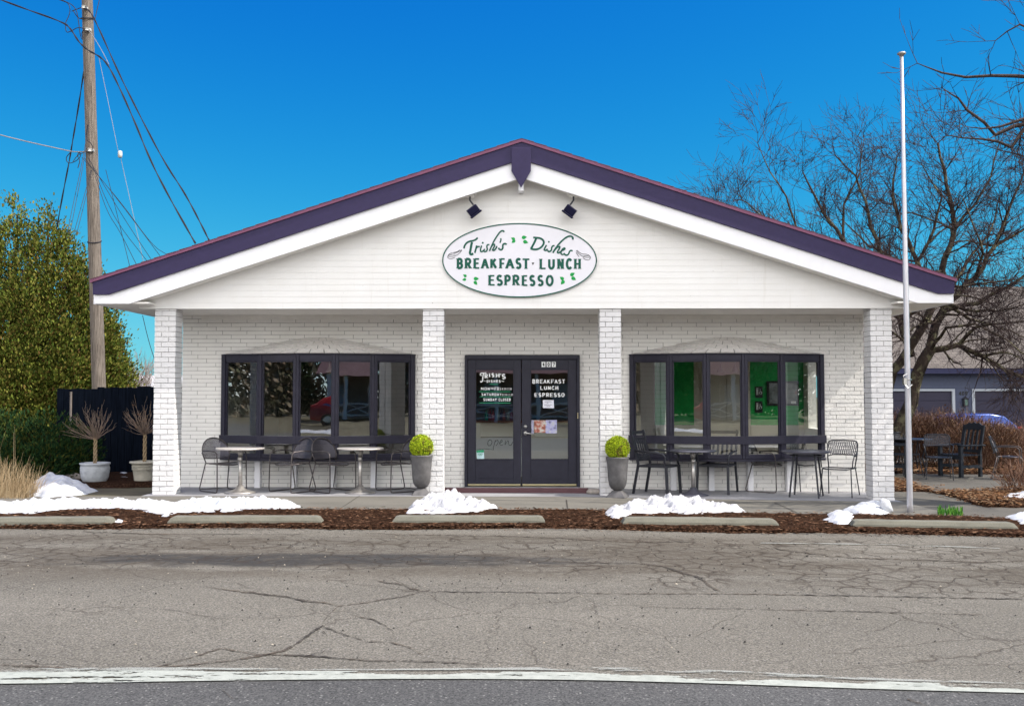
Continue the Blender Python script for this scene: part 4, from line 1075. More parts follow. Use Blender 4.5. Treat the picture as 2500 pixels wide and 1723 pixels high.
tx(DLm, 'DISHES', 545, 540, 1055, 632, 1.5); DLm.ribbon([c3(450,575), c3(515,590)], 1.2, YL); DLm.ribbon([c3(1075,580), c3(1175,598)], 1.2, YL)
tx(DLm, 'MON', 345, 800, 670, 912, 1.25); tx(DLm, 'THRU', 685, 800, 800, 880, .5); tx(DLm, 'FRI', 825, 800, 1055, 912, 1.25); tx(DLm, '8:30-2:30', 1090, 820, 1440, 895, .62)
tx(DLm, 'SATURDAY', 365, 1008, 1085, 1102, 1.25); tx(DLm, '8:30-2:30', 1105, 1030, 1495, 1102, .62)
tx(DLm, 'SUNDAY', 430, 1190, 912, 1290, 1.25); tx(DLm, 'CLOSED', 975, 1190, 1405, 1290, 1.25)
DLm.build('painted_lettering', M['letter_white'], dl)
for y, x0_, x1_ in ((955,280,1400),(1138,300,1410),(1352,300,1400),(693,650,965)): DG.ribbon([c3(x0_,y), c3(x1_,y+4)], 1.5, YL)
DG.build('painted_green_line', M['letter_green'], dl)
op = MB(); c5 = lambda x, y: (1120+.2381*x, 850+.2381*y)
for pts in ([(320,935),(295,960),(300,1000),(330,995),(345,955),(322,935)],[(375,940),(360,1000),(352,1040)],[(370,960),(400,935),(408,965),(380,1000)],[(415,975),(450,955),(440,935),(418,965),(425,995),(460,985)],[(480,945),(470,1000),(495,950),(512,950),(510,985),(535,1000),(552,960)],
    [(180,1040),(250,1028),(330,1038),(360,1040)]): op.ribbon([c5(x, y) for x, y in smooth_pts(pts)], 1.7, YL)
op.build('open_lettering', mat('grey_script', (.05,.06,.06), .5, bstr=0), dl)
stk = MB(); stk.blob([c5(180,1048), c5(258,1042), c5(262,1135), c5(188,1135)], YL, .002); stk.build('sticker', mat('pale_sticker', (.55,.75,.78), .5, bstr=0), dl)
stk = MB(); stk.blob([c5(180,1047), c5(258,1041), c5(259,1066), c5(183,1068)], YL-.003, .002)
for x in (209, 231): stk.ribbon([c5(x+10*math.cos(t*PI/5), 1086+8*math.sin(t*PI/5)) for t in range(12)], .8, YL-.003)
stk.build('sticker_print', M['letter_green'], dl)
d2 = MB(); c4 = lambda x, y: (1290+.1316*x, 870+.1316*y)
for s_, x0_, y0_, x1_, y1_ in (('BREAKFAST',70,425,682,502),('LUNCH',215,548,560,618),('ESPRESSO',110,678,672,750)):
    a = c4(x0_,y0_); b_ = c4(x1_,y1_); text(d2, s_, a[0], a[1], b_[0], b_[1], 2.0, YL, 1, gap=.14)
d2.build('painted_lettering', M['letter_white'], dr)
pl_ = MB(); dg = MB()
for ch, x0_, x1_ in (('4',245,317),('0',338,412),('7',433,508)):
    a = c4(x0_,100); b_ = c4(x1_,197); p0, p1 = W(*a, YD), W(*b_, YD); pl_.box(p0.x, p1.x, YD-.006, YD-.001, p1.z, p0.z)
    glyph(dg, ch, a[0]+2, a[1]+1.6, b_[0]-2, b_[1]-1.6, 1.7, YD-.006, 0, .002)
pp = pl_.build('number_plates', M['letter_white'], dr); dg.build('digits', M['sign_black'], dr)
nt_ = MB(); nt_.blob([c4(268,806), c4(472,808), c4(476,958), c4(272,955)], YL, .002); nt_.build('paper_note', mat('paper', (.78,.79,.88), .8, bstr=0), dr)
nl = MB()
for y, x0_, x1_ in ((838,300,440),(870,340,375),(897,300,430),(925,340,410)):
    x = x0_
    while x < x1_-8: nl.ribbon([c4(x,y+3), c4(x+5,y-5), c4(x+9,y+4)], .5, YL-.0035, .0008); x += 12
nl.build('note_writing', mat('ink', (.12,.12,.16), .8, bstr=0), dr)
for (pts, c_, nm) in (([(40,1180),(98,1180),(98,1440),(40,1440)], (.45,.45,.62), 'notice'), ([(108,1180),(320,1185),(318,1412),(112,1412)], (.42,.14,.10), 'poster'), ([(322,1180),(530,1176),(528,1425),(318,1425)], (.40,.40,.66), 'flyer')):
    q = MB(); q.blob([c4(*p) for p in pts], YL, .002)
    m_ = NT(nm); m_.set(.6); m_.col(m_.ramp(m_.noise(14, 3, .6), [(.35, tuple(x*.3 for x in c_)), (.5, c_), (.68, (.55,.55,.5))])); q.build(nm, m_.m, dr)

# ---------------------------------------------------------------- flood lights under the gable
def flood(u, v, tilt, label):
    p = W(u, v, 15.10); t = empty('floodlight', (p.x, p.y, p.z), label, 'floodlight', 'twin floodlights under the gable')
    b = MB(); b.box(-.10,.10,-.02,.10,-.02,.05); b.box(-.06,.06,-.02,.10,-.06,-.02); b.build('mounting_box', M['soffit'], t, bev=.006, world=False)
    b = MB(); b.tube([(0,0,-.05),(0,-.03,-.12),(tilt*.05,-.05,-.19)], .014, 8); b.build('arm', M['black_metal'], t, world=False)
    hd = MB(); Mx = Matrix.Translation((tilt*.05,-.04,-.27)) @ Matrix.Rotation(R(-35), 4, 'X') @ Matrix.Rotation(R(35*tilt), 4, 'Y') if False else Matrix.Translation((tilt*.06,-.04,-.29)) @ Matrix.Rotation(R(-38*tilt), 4, 'Y') @ Matrix.Rotation(R(14), 4, 'X')
    hd.box(-.088,.088,-.055,.075,-.04,.075,Mx); hd.box(-.102,.102,-.065,.085,-.07,-.04,Mx)
    h = hd.build('lamp_head', mat('navy_metal', (.010,.010,.035), .3, .3, bstr=.02) if 'nm' not in M else M['nm'], t, bev=.012, world=False); M['nm'] = h.data.materials[0]
    g = MB(); g.box(-.088,.088,-.05,.07,-.078,-.071,Mx); g.build('lens', M['lamp_glass'], t, world=False)
flood(1147.5, 471, 1, 'dark blue floodlight hanging left of the gable peak')
flood(1400, 471, -1, 'dark blue floodlight hanging right of the gable peak')

# ---------------------------------------------------------------- flagpole
fp = G(2222, 1252); zt_ = W(2201, 133, fp.y).z
Fp = empty('flagpole', (fp.x, fp.y, fp.z), 'tall bare silver flagpole in the mulch at the right', 'flagpole')
hgt = zt_-fp.z; lean = W(2201,133,fp.y).x-fp.x
b = MB(); hh_ = [0,.02,.3,.55,.56,.78,.79,1.0]; rr = [.041,.040,.038,.035,.033,.030,.028,.023]
b.tube([(lean*t, 0, -.02+hgt*t) for t in hh_], rr, 24); b.build('pole', M['galv'], Fp, smooth=True, world=False)
b = MB(); b.lathe([(.024,-.04),(.035,-.01),(.056,.0),(.060,.015),(.04,.03),(.01,.035)], 20, lean, 0, hgt); b.build('truck_cap', M['pedestal'], Fp, smooth=True, world=False)
zc_ = W(2212, 930, fp.y).z-fp.z; b = MB(); b.box(-.075,-.035,-.06,.0,zc_-.05,zc_+.04); b.tube([(-.07,-.05,zc_+.03),(-.09,-.08,zc_+.07),(-.04,-.09,zc_+.10)], .008, 6); b.tube([(-.06,-.05,zc_-.05),(-.02,-.08,zc_-.10),(.03,-.07,zc_-.05)], .007, 6)
b.tube([(.0+.046*math.cos(t), .046*math.sin(t), zc_+.02) for t in [k*PI/8 for k in range(17)]], .008, 6); b.build('cleat', M['steel'], Fp, world=False)

# ---------------------------------------------------------------- urn planters
def urn(u, v, rz, label, seed, worn):
    p = G(u, v); t = empty('urn_planter', (p.x, p.y, p.z+.012), label, 'planter', 'grey urn planters beside the entrance', rz)
    b = MB(); b.add([(-.15,-.15,0),(.15,-.15,0),(.15,.15,0),(-.15,.15,0),(-.13,-.13,.03),(.13,-.13,.03),(.13,.13,.03),(-.13,.13,.03),(-.07,-.07,.10),(.07,-.07,.10),(.07,.07,.10),(-.07,.07,.10)],
        [(3,2,1,0),(0,1,5,4),(1,2,6,5),(2,3,7,6),(3,0,4,7),(4,5,9,8),(5,6,10,9),(6,7,11,10),(7,4,8,11),(8,9,10,11)]); b.build('foot', M['urn'], t, bev=.006, world=False)
    b = MB(); b.lathe([(.055,.09),(.065,.11),(.10,.13),(.128,.18),(.143,.26),(.150,.38),(.160,.50),(.170,.575),(.176,.590),(.176,.603),(.160,.606),(.150,.56)], 40); b.build('urn', M['urn'], t, smooth=True, world=False)
    b = MB(); b.lathe([(.0,.54),(.15,.545),(.155,.56),(.0,.565)], 24); b.build('soil', M['mulch'], t, world=False)
    rnd = random.Random(seed); vs_, fs, vb_, fb_ = [], [], [], []
    for k in range(10000):
        d = Vector((rnd.gauss(0,1), rnd.gauss(0,1), rnd.gauss(0,1))).normalized()
        if d.z < -.93: continue
        pn_ = noise.noise(d*2.3+Vector((seed*1.7,2,0)))+(.28 if d.x > .1 and d.y < 0 and d.z < .3 else 0)*(1 if worn else .6); brown = pn_ > .33 and rnd.random() < .75
        r_ = .178*(1+.035*noise.noise(d*3+Vector((seed,0,0))))*rnd.uniform(.86,1.0)*(1.05 if rnd.random() < .06 else 1)*(.95 if brown else 1); c_ = d*r_+Vector((0,0,.735))
        a = (d+Vector((rnd.uniform(-.9,.9), rnd.uniform(-.9,.9), rnd.uniform(-.9,.9)))).normalized(); s_ = d.cross(a)
        if s_.length < .1: continue
        s_.normalize(); L = rnd.uniform(.010,.020); V2, F2 = (vb_, fb_) if brown else (vs_, fs); o = len(V2)
        V2 += [c_-s_*L*.35, c_+s_*L*.35, c_+a*L+s_*L*.2, c_+a*L-s_*L*.2]; F2.append((o,o+1,o+2,o+3))
    b = MB(); b.add(vs_, fs); b.build('foliage_ball', M['ball_leaf'], t, world=False); b = MB(); b.add(vb_, fb_); b.build('browned_leaves', M['ball_brown'], t, world=False)
    b = MB(); b.lathe([(.01,-.165)]+[(.163*math.cos(R(a)), .163*math.sin(R(a))) for a in range(-75,76,15)]+[(.01,.165)], 20, 0, 0, .735); b.build('inner_ball', mat('inner_moss', (.10,.15,.02), .9), t, smooth=True, world=False)
urn(1029, 1209, .1, 'grey urn planter with bright green ball left of the door', 3, True)
urn(1508, 1215, -.35, 'grey urn planter with bright green ball right of the door', 8, True)
def rock(name, u, v, s_, label, m='stone'):
    p = G(u, v); b = MB(); prof = [(.02,0),(.9,.12),(1,.45),(.75,.8),(.05,1)]; b.lathe(prof, 16); o = b.build(name, M[m], smooth=True)
    for q in o.data.vertices:
        n_ = noise.noise(q.co*1.7+Vector((u,0,0))); q.co = Vector((q.co.x*s_[0]*(1+.25*n_), q.co.y*s_[1]*(1+.2*n_), q.co.z*s_[2]*(1+.15*n_)))
    o.location = (p.x, p.y, p.z+.005); tag(o, label, 'stone'); return o
rock('stone', 1450, 1207, (.115,.08,.095), 'smooth grey stone on the porch beside the doorstep')
rock('stone', 178, 1176, (.16,.14,.16), 'rounded brown stone beside the white scrollwork pot')

# ---------------------------------------------------------------- chairs and tables
def arcpts(c, r, a0, a1, n, f): return [f(c, r, R(a0+(a1-a0)*k/n)) for k in range(n+1)]
def round_chair(label):
    t = empty('mesh_back_chair', (0,0,0), label, 'chair', 'rounded mesh back patio chairs on the porch')
    m = M['brown_metal']; r = .0095
    # back hoop : wide rounded loop leaning backwards, ends run forward into the arms
    def hoop(s_, z): return None
    f_ = MB(); pts = []
    for k in range(15):
        a = PI*k/14; x = -.245*math.cos(a); z = .58+.255*math.sin(a)**.8; y = .20+(z-.45)*.30-.03*abs(x)/.245; pts.append((x, y, z))
    f_.tube([(-.205,.17,.44)]+pts+[(.205,.17,.44)], r, 8); f_.tube([(-.205,.17,.44),(0,.215,.43),(.205,.17,.44)], r*.8, 6)
    f_.tube([(-.225,.205,.52),(0,.265,.505),(.225,.205,.52)], r*.7, 6)
    f_.build('back_frame', m, t, smooth=True, world=False)
    # back mesh panel
    g = MB(); vs_, fs = [], []; nx, nz = 12, 8
    for j in range(nz+1):
        for i in range(nx+1):
            z = .51+.322*j/nz; hz = max(0, (z-.58)/.255); wv = .245*(math.sqrt(max(0, 1-min(1,hz**(1/.8))**2)) if z > .58 else .94); x = -wv+2*wv*i/nx
            y = .20+(z-.45)*.30-.03*abs(x)/.245+.03*(1-(x/.25)**2); vs_.append((x, y, z))
    for j in range(nz):
        for i in range(nx): o = j*(nx+1)+i; fs.append((o,o+1,o+nx+2,o+nx+1))
    g.add(vs_, fs); g.build('backrest', M['mesh_fine'], t, smooth=True, world=False)
    s_ = MB(); ring = [(.235*math.cos(a)*1.02, -.02+.225*math.sin(a), .435+.012*math.cos(2*a)) for a in [2*PI*k/28 for k in range(29)]]
    s_.tube(ring, r*.95, 8); s_.build('seat_ring', m, t, smooth=True, world=False)
    s_ = MB(); s_.add([(0,-.02,.415)]+ring[:-1], [(0,k+1,(k+1)%28+1) for k in range(28)]); s_.build('seat', M['mesh_fine'], t, smooth=True, world=False)
    for sx in (-1,1):
        L = MB(); x = sx*.265
        L.tube([(sx*.243,.235,.60),(x,.17,.635),(x,.0,.645),(x,-.17,.635),(x,-.215,.60),(x,-.225,.52),(x,-.235,.06),(x,-.225,.016),(x,-.19,.0105),(x*.98,.22,.0105),(x*.96,.265,.02),(x*.95,.27,.06),(sx*.215,.175,.44)], r, 8)
        L.tube([(x,-.228,.44),(sx*.21,-.10,.435)], r*.8, 6)
        L.build('sled_leg', m, t, smooth=True, world=False)
    a = MB(); a.tube([(-.258,.262,.03),(.258,.262,.03)], r*.7, 6); a.build('stretcher', m, t, world=False)
    return t
def put(o, u, v, ang, label):
    p = G(u, v); o.location = (p.x, p.y, p.z+.014); o.rotation_euler = (0, 0, ang); o['label'] = label; return o
# facing direction of the model is -Y; ang rotates it.
rc = round_chair('x')
put(rc, 545, 1201, R(50), 'mesh back chair left of the leftmost table, facing right')
L1 = [(712,1202,R(-38),'mesh back chair between the two left tables, facing the leftmost table'),
      (813,1202,R(52),'mesh back chair between the two left tables, facing right with its back to the other'),
      (968,1201,R(-56),'mesh back chair half hidden behind the left urn planter'),
      (1872,1201,R(60),'mesh back chair under the right window, left of the black four legged table')]
for a in L1: put(copy_tree(rc), *a)
def slat_chair():
    t = empty('slat_armchair', (0,0,0), 'x', 'chair', 'dark slat back armchairs on the porch'); m = M['black_metal']
    def bar(mb, a, b_, w, d): 
        a, b_ = Vector(a), Vector(b_); z = (b_-a); L = z.length; z.normalize(); x = Vector((1,0,0)); y = z.cross(x)
        if y.length < .1: x = Vector((0,1,0)); y = z.cross(x)
        y.normalize(); x = y.cross(z)
        Mx = Matrix(((x.x,y.x,z.x,a.x),(x.y,y.y,z.y,a.y),(x.z,y.z,z.z,a.z),(0,0,0,1))); mb.box(-w/2,w/2,-d/2,d/2,0,L,Mx)
    for sx in (-1,1):
        l = MB(); bar(l, (sx*.255,-.27,0), (sx*.245,-.245,.45), .032, .04); l.build('leg', m, t, world=False)
        l = MB(); bar(l, (sx*.235,.32,0), (sx*.225,.235,.46), .03, .036); l.build('leg', m, t, world=False)
        l = MB(); bar(l, (sx*.225,.235,.46), (sx*.225,.36,.99), .03, .034); l.build('back_post', m, t, world=False)
        a = MB(); a.tube([(sx*.235,.285,.67),(sx*.262,.15,.672),(sx*.268,-.05,.66),(sx*.266,-.20,.635),(sx*.258,-.245,.58),(sx*.25,-.22,.52),(sx*.245,-.245,.45)], [.016,.017,.018,.018,.017,.017,.016], 8); a.build('arm', m, t, smooth=True, world=False)
    b = MB(); bar(b, (-.245,.362,.955), (.245,.362,.955), .03, .045)
    b.build('top_rail', m, t, world=False); b = MB(); bar(b, (-.22,.325,.86), (.22,.325,.86), .02, .035); bar(b, (-.22,.248,.53), (.22,.248,.53), .02, .035); b.build('back_rail', m, t, world=False)
    for k in range(5):
        x = -.15+.075*k; b = MB(); bar(b, (x,.250,.53), (x,.326,.86), .034, .010); b.build('back_slat', m, t, world=False)
    b = MB(); b.box(-.25,.25,-.265,-.235,.425,.455); b.box(-.23,.23,.215,.24,.425,.455); b.box(-.25,-.22,-.235,.215,.425,.455); b.box(.22,.25,-.235,.215,.425,.455); b.build('seat_frame', m, t, bev=.004, world=False)
    b = MB()
    for k in range(8): b.box(-.22,.22,-.228+k*.055,-.185+k*.055,.447,.458)
    b.build('seat', m, t, world=False)
    return t
s1 = slat_chair(); put(s1, 1607, 1207, R(58), 'dark slat back armchair beside the right urn planter, facing right')
put(copy_tree(s1), 1752, 1204, R(-28), 'dark slat back armchair with tall back right of the pedestal table')
def square_chair(name='wire_chair', group='square back wire mesh chairs', mt='black_metal'):
    t = empty(name, (0,0,0), 'x', 'chair', group); m = M[mt]; r = .009
    f_ = MB(); P_ = [(-.20,.17,.42),(-.225,.215,.60),(-.235,.265,.80),(-.215,.28,.845),(-.17,.285,.86),(0,.29,.865),(.17,.285,.86),(.215,.28,.845),(.235,.265,.80),(.225,.215,.60),(.20,.17,.42)]
    f_.tube(P_, r*1.1, 8); f_.tube([(-.225,.217,.61),(-.15,.235,.635),(0,.245,.64),(.15,.235,.635),(.225,.217,.61)], r, 8); f_.build('back_frame', m, t, smooth=True, world=False)
    g = MB(); vs_, fs = [], []
    for j in range(7):
        for i in range(9):
            z = .635+.215*j/6; x = (-.228+.456*i/8); z2 = z-(.01*(abs(x)/.228)**4 if j == 6 else 0); vs_.append((x, .222+(z-.6)*.27+.01*(1-(x/.23)**2), z2))
    for j in range(6):
        for i in range(8): o = j*9+i; fs.append((o,o+1,o+10,o+9))
    g.add(vs_, fs); g.build('backrest', M['mesh_coarse'], t, smooth=True, world=False)
    s_ = MB(); ring = [(-.22,.19,.43),(-.23,-.12,.44),(-.21,-.20,.435),(-.15,-.23,.425),(.15,-.23,.425),(.21,-.20,.435),(.23,-.12,.44),(.22,.19,.43),(-.22,.19,.43)]
    s_.tube(ring, r, 8); s_.build('seat_frame', m, t, world=False)
    s_ = MB(); s_.add([(x, y, z-.004) for x, y, z in ring[:-1]], [tuple(range(8))]); s_.build('seat', M['mesh_coarse'], t, world=False)
    for sx in (-1,1):
        l = MB(); l.tube([(sx*.215,-.18,.43),(sx*.245,-.26,0)], r, 8); l.build('leg', m, t, world=False)
        l = MB(); l.tube([(sx*.21,.18,.43),(sx*.24,.32,0)], r, 8); l.build('leg', m, t, world=False)
        a = MB(); a.tube([(sx*.232,.235,.66),(sx*.26,.12,.665),(sx*.268,-.08,.66),(sx*.262,-.15,.63),(sx*.245,-.165,.56),(sx*.235,-.165,.45)], r, 8); a.build('arm', m, t, smooth=True, world=False)
    return t
w1 = square_chair(); put(w1, 2050, 1212, R(-30), 'square back wire mesh chair in the sunlight beside the right column')
w1['group'] = 'square back wire mesh chairs'
put(copy_tree(w1), 1962, 1198, R(20), 'wire mesh chair tucked behind the black four legged table')
def ped_table(u, v, ur, topm, ht, label, grp='pedestal tables on the porch'):
    p = G(u, v); t = empty('pedestal_table', (p.x, p.y, p.z+.014), label, 'table', grp)
    r_ = ur/px(p.y)
    b = MB(); b.lathe([(.01,ht-.03),(r_-.03,ht-.03),(r_-.005,ht-.022),(r_,ht-.012),(r_-.004,ht-.002),(r_-.02,ht),(.01,ht)], 48); b.build('table_top', M[topm], t, smooth=False, bev=0, world=False)
    b = MB(); b.tube([(0,0,.05),(0,0,ht-.12)], .032, 20); b.tube([(0,0,ht-.12),(0,0,ht-.03)], [.036,.05], 16); b.box(-.03,.03,-.05,-.03,ht-.20,ht-.14); b.build('post', M['pedestal'], t, smooth=True, world=False)
    b = MB(); b.lathe([(.235,0),(.235,.012),(.15,.035),(.07,.07),(.045,.12),(.01,.12)], 36); b.build('base', M['pedestal' if topm != 'table_dark' else 'table_dark'], t, smooth=True, world=False)
ped_table(586, 1205, 59, 'table_grey', .70, 'grey round pedestal table at the left end of the porch')
ped_table(879, 1205, 57, 'table_grey', .70, 'grey round pedestal table beside the left urn planter')
ped_table(1693, 1210, 56.5, 'table_dark', .70, 'round pedestal table between the two slat back armchairs')
p = G(1969, 1214); t4 = empty('four_leg_table', (p.x, p.y, p.z+.014), 'black round table on four splayed legs below right window', 'table')
b = MB(); b.lathe([(.01,.675),(.34,.675),(.375,.69),(.38,.705),(.372,.714),(.01,.712)], 48); b.build('table_top', M['table_dark'], t4, world=False)
for k in range(4):
    a = R(20+90*k); l = MB(); l.tube([(.22*math.cos(a),.22*math.sin(a),.68),(.31*math.cos(a),.31*math.sin(a),0)], [.017,.014], 8); l.build('leg', M['black_metal'], t4, world=False)
b = MB(); b.tube([(.24*math.cos(R(20+k*15)), .24*math.sin(R(20+k*15)), .64) for k in range(25)], .010, 6); b.build('leg_ring', M['black_metal'], t4, world=False)

# patio group at the right
PG = 'black chairs round the patio table'
def put2(o, u, v, ang, label, gr=PG): p = G(u, v); o.location = (p.x, p.y, p.z+.006); o.rotation_euler = (0,0,ang); o['label'] = label; o['group'] = gr; return o
pw = copy_tree(w1); put2(pw, 2292, 1170, R(-18), 'black mesh chair in front of the patio table, back towards the hedge')
put2(copy_tree(w1), 2208, 1160, R(20), 'black mesh chair half hidden behind the flagpole on the patio')
p = G(2225, 1157); t5 = empty('patio_table', (p.x, p.y, p.z+.006), 'dark mesh patio table half hidden behind the flagpole', 'table')
b = MB(); b.lathe([(.01,.70),(.42,.70),(.43,.715),(.42,.73),(.01,.73)], 36); b.build('table_top', M['black_metal'], t5, world=False)
for k in range(4):
    a = R(45+90*k); l = MB(); l.tube([(.34*math.cos(a),.34*math.sin(a),.70),(.24*math.cos(a),.24*math.sin(a),.35),(.33*math.cos(a),.33*math.sin(a),0)], .014, 8); l.build('leg', M['black_metal'], t5, world=False)
def wood_chair():
    t = empty('wooden_armchair', (0,0,0), 'x', 'chair', PG); m = M['black_wood'] if 'black_wood' in M else mat('black_wood', (.014,.018,.026), .6, var=.4, vs_=6); M['black_wood'] = m
    for sx in (-1,1):
        l = MB(); l.box(sx*.27-.035,sx*.27+.035,-.29,-.22,0,.62); l.build('leg', m, t, bev=.005, world=False)
        l = MB(); l.box(sx*.25-.032,sx*.25+.032,.24,.30,0,.45); l.build('leg', m, t, bev=.005, world=False)
        a = MB(); a.box(sx*.27-.045,sx*.27+.045,-.31,.36,.62,.65); a.build('arm', m, t, bev=.006, world=False)
        q = MB(); Mx = Matrix.Translation((sx*.235,.27,.45)) @ Matrix.Rotation(R(-12), 4, 'X'); q.box(-.035,.035,-.02,.02,0,.60,Mx); q.build('back_post', m, t, bev=.004, world=False)
        q = MB(); q.box(sx*.26-.02,sx*.26+.02,-.22,.24,.18,.24); q.build('stretcher', m, t, world=False)
    Mx = Matrix.Translation((0,.27,.45)) @ Matrix.Rotation(R(-12), 4, 'X'); q = MB()
    q.box(-.2,.2,-.016,.016,.50,.60,Mx); q.box(-.2,.2,-.016,.016,.03,.09,Mx); pts = [(-.2,.60),(.2,.60),(.13,.645),(.05,.63),(0,.66),(-.05,.63),(-.13,.645)]
    q.add([Mx @ Vector((x,-.016,z)) for x, z in pts]+[Mx @ Vector((x,.016,z)) for x, z in pts], [tuple(range(7)), tuple(range(13,6,-1))]+[(i,(i+1)%7,7+(i+1)%7,7+i) for i in range(7)])
    q.build('back_panel', m, t, world=False, fixn=True)
    for k in range(3):
        q = MB(); x = -.11+.11*k; q.box(x-.022,x+.022,-.010,.010,.09,.50,Mx); q.build('back_slat', m, t, world=False)
    q = MB(); q.box(-.28,.28,-.30,-.27,.36,.44)
    for k in range(7): q.box(-.27,.27,-.27+k*.078,-.205+k*.078,.425,.45)
    q.build('seat', m, t, world=False); return t
wc = wood_chair(); put2(wc, 2345, 1163, R(-68), 'black wooden armchair with carved back at the right of patio table')
put2(copy_tree(wc), 2186, 1162, R(60), 'black wooden armchair mostly hidden behind the right brick column')
wk = copy_tree(rc); put2(wk, 2462, 1170, R(60), 'dark woven chair standing alone at the right picture edge', 'loose chairs on the patio')

# ---------------------------------------------------------------- left side : pots, fence, shrub, trees
def twig_tree(t, z0, zs, seed, m2):
    rnd = random.Random(seed); b = MB()
    for ph in (0, 2.1, 4.2): b.tube([(.022*math.cos(ph+k*.9), .022*math.sin(ph+k*.9), z0+(zs-z0)*k/14) for k in range(15)], .014, 6)
    b.build('twisted_trunk', M['vine'], t, smooth=True, world=False)
    b = MB(); lf_ = MB()
    for k in range(46):
        a = rnd.uniform(0, 2*PI); el = rnd.uniform(.0, 1.25); L = rnd.uniform(.35,.62); d = Vector((math.cos(a)*math.cos(el), math.sin(a)*math.cos(el), math.sin(el)))
        p = Vector((0,0,zs-.03)); pts = [p.copy()]; nseg = 6
        for j in range(nseg):
            d = (d+Vector((rnd.uniform(-.27,.27), rnd.uniform(-.27,.27), rnd.uniform(-.06,.20)))).normalized(); p = p+d*L/nseg; pts.append(p.copy())
            if rnd.random() < .35 and j > 1:
                d2_ = (d+Vector((rnd.uniform(-.6,.6), rnd.uniform(-.6,.6), rnd.uniform(-.2,.5)))).normalized(); b.tube([p, p+d2_*.09, p+d2_*.09+d*.06], [.003,.002,.0015], 4)
        b.tube(pts, [.0065-.0008*j for j in range(nseg+1)], 4)
        if rnd.random() < m2:
            for j in range(2):
                q = pts[-1-rnd.randint(0,2)]; s_ = .02; lf_.add([q+Vector((rnd.uniform(-s_,s_),rnd.uniform(-s_,s_),rnd.uniform(-s_,s_))) for _ in range(4)], [(0,1,2,3)])
    b.build('bare_crown', M['straw'] if False else M['twigtan'], t, world=False)
    if lf_.v: lf_.build('dried_buds', M['dead_leaf'], t, world=False)
M['twigtan'] = mat('twig_tan', (.20,.145,.11), .8, var=.3, vs_=3, bstr=0)
p = G(231, 1182); pt = empty('potted_tree', (p.x, p.y, p.z), 'bare twisted trunk tree in a white scrollwork pot', 'potted plant', 'two bare potted trees by the black fence')
b = MB(); b.lathe([(.14,0),(.17,.02),(.215,.10),(.235,.20),(.240,.29),(.230,.335),(.250,.345),(.250,.37),(.225,.375),(.215,.34)], 40); pot = b.build('pot', M['pot_white'], pt, smooth=True, world=False)
b = MB(); rnd = random.Random(4)
for k in range(20):
    a0 = -2.7+k*.21; z0 = .14+.12*((k*7)%3)/2
    pts = []
    for j in range(14):
        th = j*.55; rr_ = .035*(1-j/15); a = a0+(rr_*math.cos(th))/.235; z = z0+rr_*math.sin(th); rad = .218+.10*(z-.10) if z < .2 else .238; pts.append((rad*math.cos(a), rad*math.sin(a), z))
    b.tube(pts, .0045, 5)
b.build('scrollwork', M['pot_white'], pot, smooth=True, world=False)
twig_tree(pt, .33, .80, 5, .1)
p = G(352, 1180); pt = empty('potted_tree', (p.x, p.y, p.z), 'bare twisted tree with brown buds in a banded cream pot', 'potted plant', 'two bare potted trees by the black fence')
b = MB(); b.lathe([(.15,0),(.165,.02),(.175,.12),(.195,.25),(.20,.255),(.205,.33),(.212,.335),(.225,.35),(.25,.36),(.25,.385),(.21,.39),(.20,.35)], 40); pot = b.build('pot', M['pot_cream'], pt, smooth=True, world=False)
b = MB(); b.tube([(.203*math.cos(k*.1), .203*math.sin(k*.1), .275+.018*math.sin(k*.9)) for k in range(64)], .006, 5); b.tube([(.205*math.cos(k*.2), .205*math.sin(k*.2), .25) for k in range(33)], .006, 5); b.tube([(.207*math.cos(k*.2), .207*math.sin(k*.2), .31) for k in range(33)], .006, 5); b.build('garland_band', M['pot_cream'], pot, smooth=True, world=False)
twig_tree(pt, .34, .88, 6, .8)
# fence
YFn = 19.6
fe = empty('board_fence', (W(250,1000,YFn).x, YFn, 0), 'black stained board fence beside the building', 'fence')
def boards(name, u0, u1, vtop, y, seed):
    rnd = random.Random(seed); b = MB(); x = Wx(u0, y); x1 = Wx(u1, y); zt = W((u0+u1)/2, vtop, y).z
    while x < x1:
        w_ = .14; b.box(x, min(x+w_-.006, x1), y+rnd.uniform(0,.006), y+.022, 0, zt+rnd.uniform(-.008,.008)); x += w_
    b.box(Wx(u0,y), x1, y+.025, y+.07, .3, .39); b.box(Wx(u0,y), x1, y+.025, y+.07, zt-.3, zt-.21); b.build(name, M['fence'], fe)
boards('fence_panel', 139, 237, 949, YFn+.15, 1); boards('fence_panel', 237, 334, 945.5, YFn, 2); boards('fence_panel', 334, 450, 943, YFn-.12, 3)
b = MB(); x = Wx(172, YFn+.1); b.box(x-.012, x+.012, YFn+.10, YFn+.145, 0, 1.60); b.build('batten', mat('old_wood', (.16,.14,.13), .8), fe)

